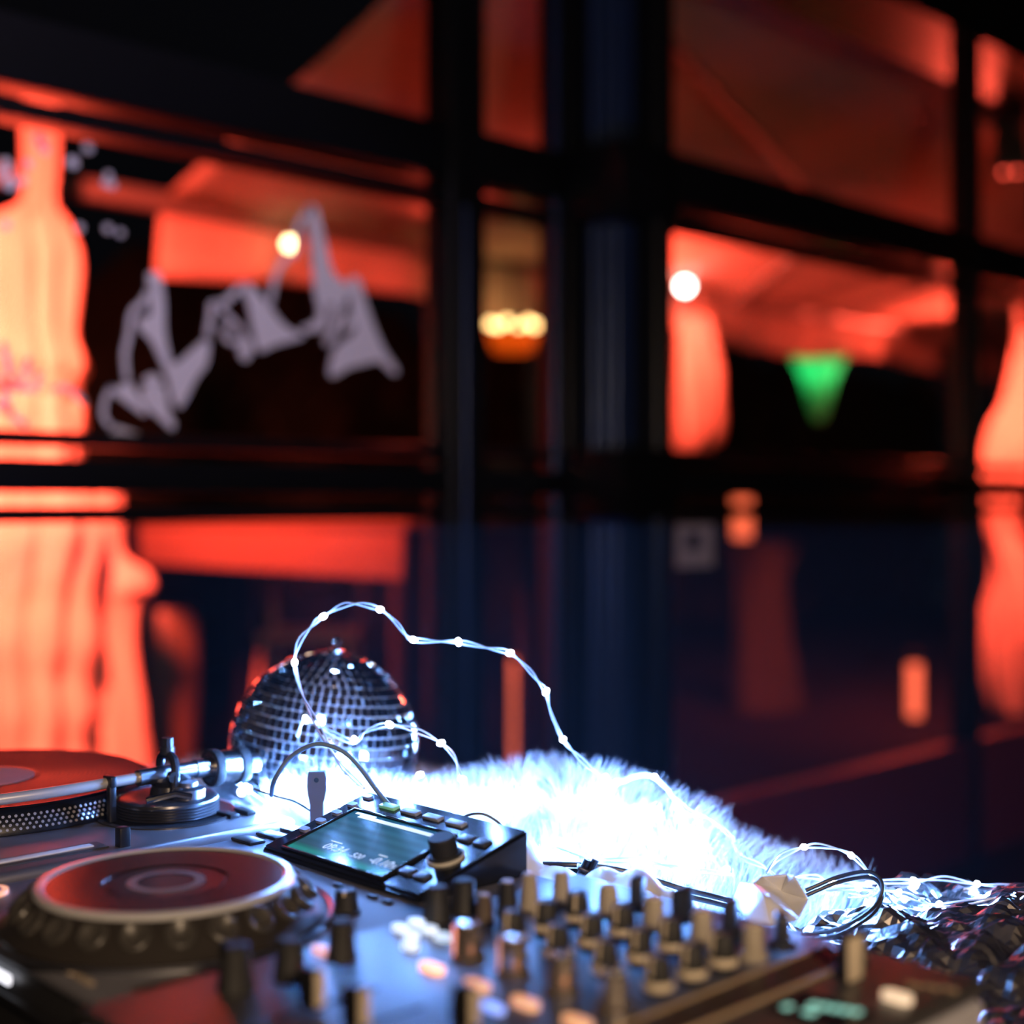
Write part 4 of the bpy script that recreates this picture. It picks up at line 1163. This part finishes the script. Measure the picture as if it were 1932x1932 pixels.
string('short fairy light string arching in front of the mirror ball',
       [(-1.0788, 0.7533, 0.97), (-1.0729, 0.7594, 0.9865), (-1.0418, 0.763, 0.9783), (-1.0094, 0.7679, 0.9719), (-1.002, 0.7756, 0.9816), (-0.9869, 0.7913, 0.9879), (-0.9685, 0.8105, 0.9816), (-0.9544, 0.8252, 0.971), (-0.9456, 0.8343, 0.9574), (-0.9409, 0.8392, 0.938), (-0.9663, 0.8706, 0.915), (-0.9507, 0.8868, 0.905)],
       [(-1.0729, 0.7594, 0.9865), (-1.0094, 0.7679, 0.9739), (-0.9869, 0.7913, 0.9879), (-0.9544, 0.8252, 0.971), (-0.9409, 0.8392, 0.938), (-0.9985, 0.837, 0.934), (-0.9542, 0.8832, 0.9075)], 2)
string('fairy light string branching off over the fur edge to the satin cloth',
       [(-0.8954, 0.9445, 0.915), (-0.885, 0.9554, 0.921), (-0.8571, 0.9556, 0.9291), (-0.8441, 0.9691, 0.937), (-0.8322, 0.9815, 0.935), (-0.8203, 0.994, 0.9192), (-0.81, 1.0046, 0.9045), (-0.7964, 1.0188, 0.8971), (-0.7828, 1.033, 0.8798), (-0.7767, 1.0394, 0.8626), (-0.7445, 1.0297, 0.8607), (-0.7201, 1.0117, 0.8615)],
       [(-0.839, 0.9744, 0.8995), (-0.801, 0.9996, 0.8749)], 3)
string('fairy light string lying buried in the white fur',
       [(-1.1452, 0.7996, 0.8981), (-1.0511, 0.7821, 0.905), (-1.047, 0.8297, 0.9087), (-1.0187, 0.8593, 0.9087), (-0.9833, 0.8962, 0.8984), (-0.955, 0.9257, 0.9087), (-0.9267, 0.9553, 0.8933), (-0.9019, 0.9811, 0.8984), (-0.8771, 1.0069, 0.8856), (-0.868, 0.9442, 0.8798), (-0.8776, 0.8909, 0.8823), (-0.8305, 0.8966, 0.8756), (-0.8013, 0.9271, 0.8733), (-0.7721, 0.9575, 0.8662), (-0.7461, 0.9846, 0.8615)],
       [(-1.2181, 0.7814, 0.8923), (-1.1249, 0.7485, 0.9138), (-1.0788, 0.7533, 0.9225), (-1.0363, 0.747, 0.9273), (-1.1059, 0.7539, 0.926), (-1.0476, 0.7857, 0.93), (-1.0259, 0.794, 0.9246), (-1.0511, 0.7821, 0.9075), (-1.047, 0.8297, 0.9112), (-1.0187, 0.8593, 0.9112), (-0.945, 0.835, 0.9089), (-0.9833, 0.8962, 0.901), (-0.955, 0.9257, 0.9112), (-0.9267, 0.9553, 0.8959), (-0.9019, 0.9811, 0.901), (-0.8771, 1.0069, 0.8882), (-0.868, 0.9442, 0.8823), (-0.8776, 0.8909, 0.8823), (-0.8305, 0.8966, 0.8766), (-0.8013, 0.9271, 0.8733), (-0.7721, 0.9575, 0.8681), (-0.7493, 0.9812, 0.8662)], 4, 1.5)
string('fairy light loop standing over the satin cloth and foil',
       [(-0.7012, 0.9736, 0.8732), (-0.7051, 0.9985, 0.8817), (-0.6907, 1.0135, 0.8909), (-0.6764, 1.0284, 0.8914), (-0.662, 1.0434, 0.8845), (-0.6508, 1.0551, 0.8692), (-0.6444, 1.0618, 0.8586), (-0.6508, 1.0551, 0.8485), (-0.6636, 1.0418, 0.8485)],
       [(-0.6901, 1.0141, 0.8909), (-0.6617, 1.0438, 0.8835)], 5)
string('fairy light string trailing over the crumpled foil',
       [(-0.7187, 1.0421, 0.8538), (-0.7055, 1.0558, 0.8538), (-0.6956, 1.0662, 0.849), (-0.6824, 1.0799, 0.8476), (-0.6692, 1.0937, 0.8495), (-0.6444, 1.1195, 0.8504), (-0.6263, 1.1385, 0.8528), (-0.6055, 1.1601, 0.8476), (-0.5867, 1.1798, 0.8457), (-0.5669, 1.2004, 0.8438)],
       [(-0.6956, 1.0662, 0.849), (-0.6732, 1.0896, 0.8476), (-0.6444, 1.1195, 0.8504), (-0.6055, 1.1601, 0.8476)], 6)
string('fairy light string half sunk in the foil folds',
       [(-0.6764, 1.0284, 0.8531), (-0.6572, 1.0484, 0.8554), (-0.6348, 1.0718, 0.8517), (-0.6189, 1.0884, 0.8438), (-0.6086, 1.0991, 0.8402), (-0.5869, 1.1217, 0.8438), (-0.563, 1.1467, 0.8494), (-0.5486, 1.1617, 0.8485)],
       [(-0.6572, 1.0484, 0.8549), (-0.6332, 1.0734, 0.8512), (-0.6086, 1.0991, 0.8411), (-0.5633, 1.1464, 0.8494)], 7)

# ================================================================ cables and plugs
CABLE = mat('cable_sleeve', (0.03, 0.03, 0.034), 0.4)
GREYC = mat('grey_cable', (0.16, 0.26, 0.42), 0.4)
def cable(name, label, path, r, m, group=None):
    base = Vector(path[0])
    o = MB().tube([p - base for p in smooth_path(path, 8)], r, 10).build(name, m, None, base)
    return tag(o, label, 'cable', group)
cable('grey_cable', 'grey cable arching in front of the mirror ball', [(-1.028, 0.6907, 0.9319), (-0.9924, 0.67, 0.9531), (-0.9839, 0.6788, 0.9712), (-0.9729, 0.6903, 0.9817), (-0.9635, 0.7001, 0.984), (-0.9509, 0.7132, 0.9767), (-0.9409, 0.7237, 0.9622), (-0.9321, 0.7329, 0.9449), (-0.9242, 0.7411, 0.9313)], 0.0021, GREYC)
cable('thin_wire', 'thin dark wire lying behind the turntable corner', [(-1.0561, 0.6903, 0.9334), (-1.0422, 0.7047, 0.9267), (-1.0307, 0.7168, 0.922), (-1.0027, 0.7171, 0.9169)], 0.0010, CABLE)
cable('thin_wire', 'thin dark wire looping over the back of the display', [(-0.8451, 0.7514, 0.9314), (-0.8385, 0.7583, 0.9353), (-0.8309, 0.7661, 0.9349), (-0.824, 0.7733, 0.9292), (-0.8204, 0.7771, 0.9231)], 0.0011, CABLE)
aud = thing('audio_cable', 'twin black audio cable running behind the mixer and looping by the satin', 'cable', (-0.8135, 0.8132, 0.8883))
ab = Vector(aud.location)
for off in (0.0, 0.0052):
    MB().tube([p - ab - Vector((0, 0, off)) for p in smooth_path([(-0.8267, 0.8138, 0.8866), (-0.8012, 0.826, 0.8888), (-0.7829, 0.8451, 0.8875), (-0.7645, 0.8643, 0.883), (-0.7461, 0.8834, 0.8751), (-0.7278, 0.9026, 0.8671), (-0.7002, 0.9169, 0.8625), (-0.673, 0.9164, 0.8618)], 8)], 0.0022, 10).build('lead', CABLE, aud)
for off in (0.0, 0.0045):
    MB().tube([p - ab - Vector((0, 0, off)) for p in smooth_path([(-0.6662, 0.9813, 0.8643), (-0.6476, 1.0006, 0.8755), (-0.6237, 1.0111, 0.8826), (-0.6107, 1.0103, 0.8743), (-0.6098, 0.9967, 0.8597), (-0.6083, 0.955, 0.8537), (-0.6003, 0.9055, 0.8598), (-0.597, 0.8656, 0.8691)], 8)], 0.0017, 10).build('lead', CABLE, aud)
tie = thing('plug_pair', 'pair of black cable plugs strapped together behind the mixer', 'plug', (-0.7753, 0.8242, 0.8836))
tb_ = Vector(tie.location)
for k, dx in enumerate((0, 10)):
    MB().tube([Vector((-0.7783, 0.821, 0.8806)) - tb_ + Vector((0.004 * k, 0.005 * k, 0)), Vector((-0.7726, 0.827, 0.8979)) - tb_ + Vector((0.004 * k, 0.005 * k, 0))], 0.0032, 10).build('plug', BLACK, tie)
MB().box(Vector((-0.7744, 0.8251, 0.8901)) - tb_, (0.013, 0.013, 0.003), 0.001, rot=(0, 0.4, R(46))).build('strap', CABLE, tie)
usb = thing('usb_stick', 'grey usb stick standing upright at the back of the player', 'usb stick', (-1.0001, 0.7198, 0.9038))
ub = Vector(usb.location)
kz = 1.22 / 2600
prof = [(-0.011, 0.0), (0.011, 0.0), (0.012, 0.022), (0.0175, 0.034), (0.0175, 0.046), (0.014, 0.052), (-0.014, 0.052), (-0.0165, 0.046), (-0.0165, 0.034), (-0.012, 0.022)]
u_ = MB()
n = len(prof)
vs = []
for t in (-0.003, 0.003):
    for a, z in prof:
        vs.append((a * 0.5 * 0.692 - t * 0.722, a * 0.5 * 0.722 + t * 0.692, z * 0.95))
u_._add(vs, [tuple(range(n)), tuple(reversed(range(n, 2 * n)))] + [(i, (i + 1) % n, n + (i + 1) % n, n + i) for i in range(n)])
u_.build('stick', mat('usb_grey', (0.18, 0.25, 0.42), 0.4), usb)
MB().cyl((0.722 * 0.0025, -0.692 * 0.0025, 0.042), 0.0022, 0.0012, 12, (0.722, -0.692, 0)).build('eyelet', CHROME, usb)

# ================================================================ satin cloth and foil
SATIN = mat('cream_satin', (0.90, 0.90, 0.94), 0.32, sheen=0.4, bump=0.05, scale=30)
pk = Vector((-0.67, 0.9339, 0.8849))
def satin_z(x, y):
    lift = math.exp(-((y - 0.815) / 0.06) ** 2) if y < 0.815 else 0.25 + 0.75 * math.exp(-((y - 0.815) / 0.07) ** 2)
    z = 0.088 * lift + 0.010 * math.sin(x * 46 + 1.2 + y * 10) * lift + 0.008 * abs(math.sin(x * 75 + y * 40)) * lift
    z += 0.006 * noise.noise((x * 16, y * 16, 2))
    e = max(0.0, min(1.0, (x + 0.88) / 0.03, (-0.60 - x) / 0.05))
    return max(0.003, z * e)
sat = thing('satin_cloth', 'cream satin cloth bunched between the fur and the mixer', 'cloth', (-0.74, 0.86, TZ))
SO = Vector(sat.location)
g_ = MB().grid(lambda u, v: Vector((-0.88 + 0.28 * u, 0.762 + 0.19 * v, TZ + 0.002 + satin_z(-0.88 + 0.28 * u, 0.762 + 0.19 * v))) - SO, 60, 40)
o = g_.build('sheet', SATIN, sat)
sol = o.modifiers.new('thickness', 'SOLIDIFY'); sol.thickness = 0.0008
# the standing fold: a twisted, creased bundle
FV = [Vector(v) - SO for v in [(-0.684, 0.9049, 0.8669), (-0.6796, 0.9095, 0.8824), (-0.6553, 0.8915, 0.8894), (-0.6626, 0.9128, 0.8899), (-0.6628, 0.9415, 0.8719), (-0.653, 0.9372, 0.8893), (-0.6376, 0.9244, 0.893), (-0.6351, 0.9415, 0.8707), (-0.6182, 0.9013, 0.8661), (-0.6212, 0.8693, 0.8677), (-0.6464, 0.8719, 0.8661), (-0.6313, 0.8731, 0.8887)]]
fold = MB()
fold._add(FV, [(0, 1, 10), (1, 2, 11), (1, 11, 10), (10, 11, 9), (2, 3, 4), (2, 4, 11), (3, 5, 4), (4, 5, 6), (4, 6, 7), (4, 7, 8), (11, 4, 8), (11, 8, 9)])
o = fold.build('standing_fold', SATIN, sat, angle=50)
sub = o.modifiers.new('soft', 'SUBSURF'); sub.subdivision_type = 'SIMPLE'; sub.levels = 3; sub.render_levels = 3
sol = o.modifiers.new('thickness', 'SOLIDIFY'); sol.thickness = 0.0012
bv = o.modifiers.new('soft_edge', 'SMOOTH'); bv.iterations = 3; bv.factor = 0.4

FOIL = mat('silver_foil', (0.78, 0.74, 0.72), 0.27, 1.0, var=0.05, scale=90)
def foil_pt(u, v):
    x = -0.69 + 0.47 * u
    y = 0.762 + 0.45 * v
    e = max(0.0, min(1.0, u / 0.06, (1 - u) / 0.06, v / 0.05, (1 - v) / 0.06))
    q = Vector((x, y, 0))
    h = 0.008 + 0.012 * noise.ridged_multi_fractal(q * 9, 1.0, 2.0, 3, 1.0, 2.0)
    h += 0.022 * abs(noise.noise(q * 20)) + 0.010 * abs(noise.noise(q * 42)) + 0.005 * abs(noise.noise(q * 85))
    X, Y = cam_xy(x, y)
    h += 0.020 * math.exp(-((X - 0.40) ** 2 + (Y - 1.15) ** 2) / 0.02)
    j = 0.004
    return Vector((x + j * noise.noise(q * 60), y + j * noise.noise(q * 60 + Vector((5, 5, 5))), TZ + 0.002 + min(h, 0.07) * e))
foil = thing('foil_blanket', 'crumpled silver foil blanket spread on the table beside the mixer', 'foil', (-0.47, 0.98, TZ))
FOo = Vector(foil.location)
MB().grid(lambda u, v: foil_pt(u, v) - FOo, 100, 92).build('crumpled_sheet', FOIL, foil, smooth=False)

# ================================================================ added scatter volume standing in for lens bloom around the fairy lights
hz = bpy.data.materials.new('blue_bloom')
hz.use_nodes = True
nt = hz.node_tree
nt.nodes.remove(nt.nodes['Principled BSDF'])
vsn = nt.nodes.new('ShaderNodeVolumeScatter')
vsn.inputs['Color'].default_value = (0.4, 0.7, 1.0, 1)
vsn.inputs['Density'].default_value = 0.007
nt.links.new(vsn.outputs['Volume'], nt.nodes['Material Output'].inputs['Volume'])
hb = MB().box((-1.22, 1.2, 0.985), (1.9, 1.9, 0.37)).build('bloom_volume', hz)
hb['kind'] = 'stuff'
tag(hb, 'thin scatter volume added to give the fairy lights a blue bloom', 'bloom_volume')
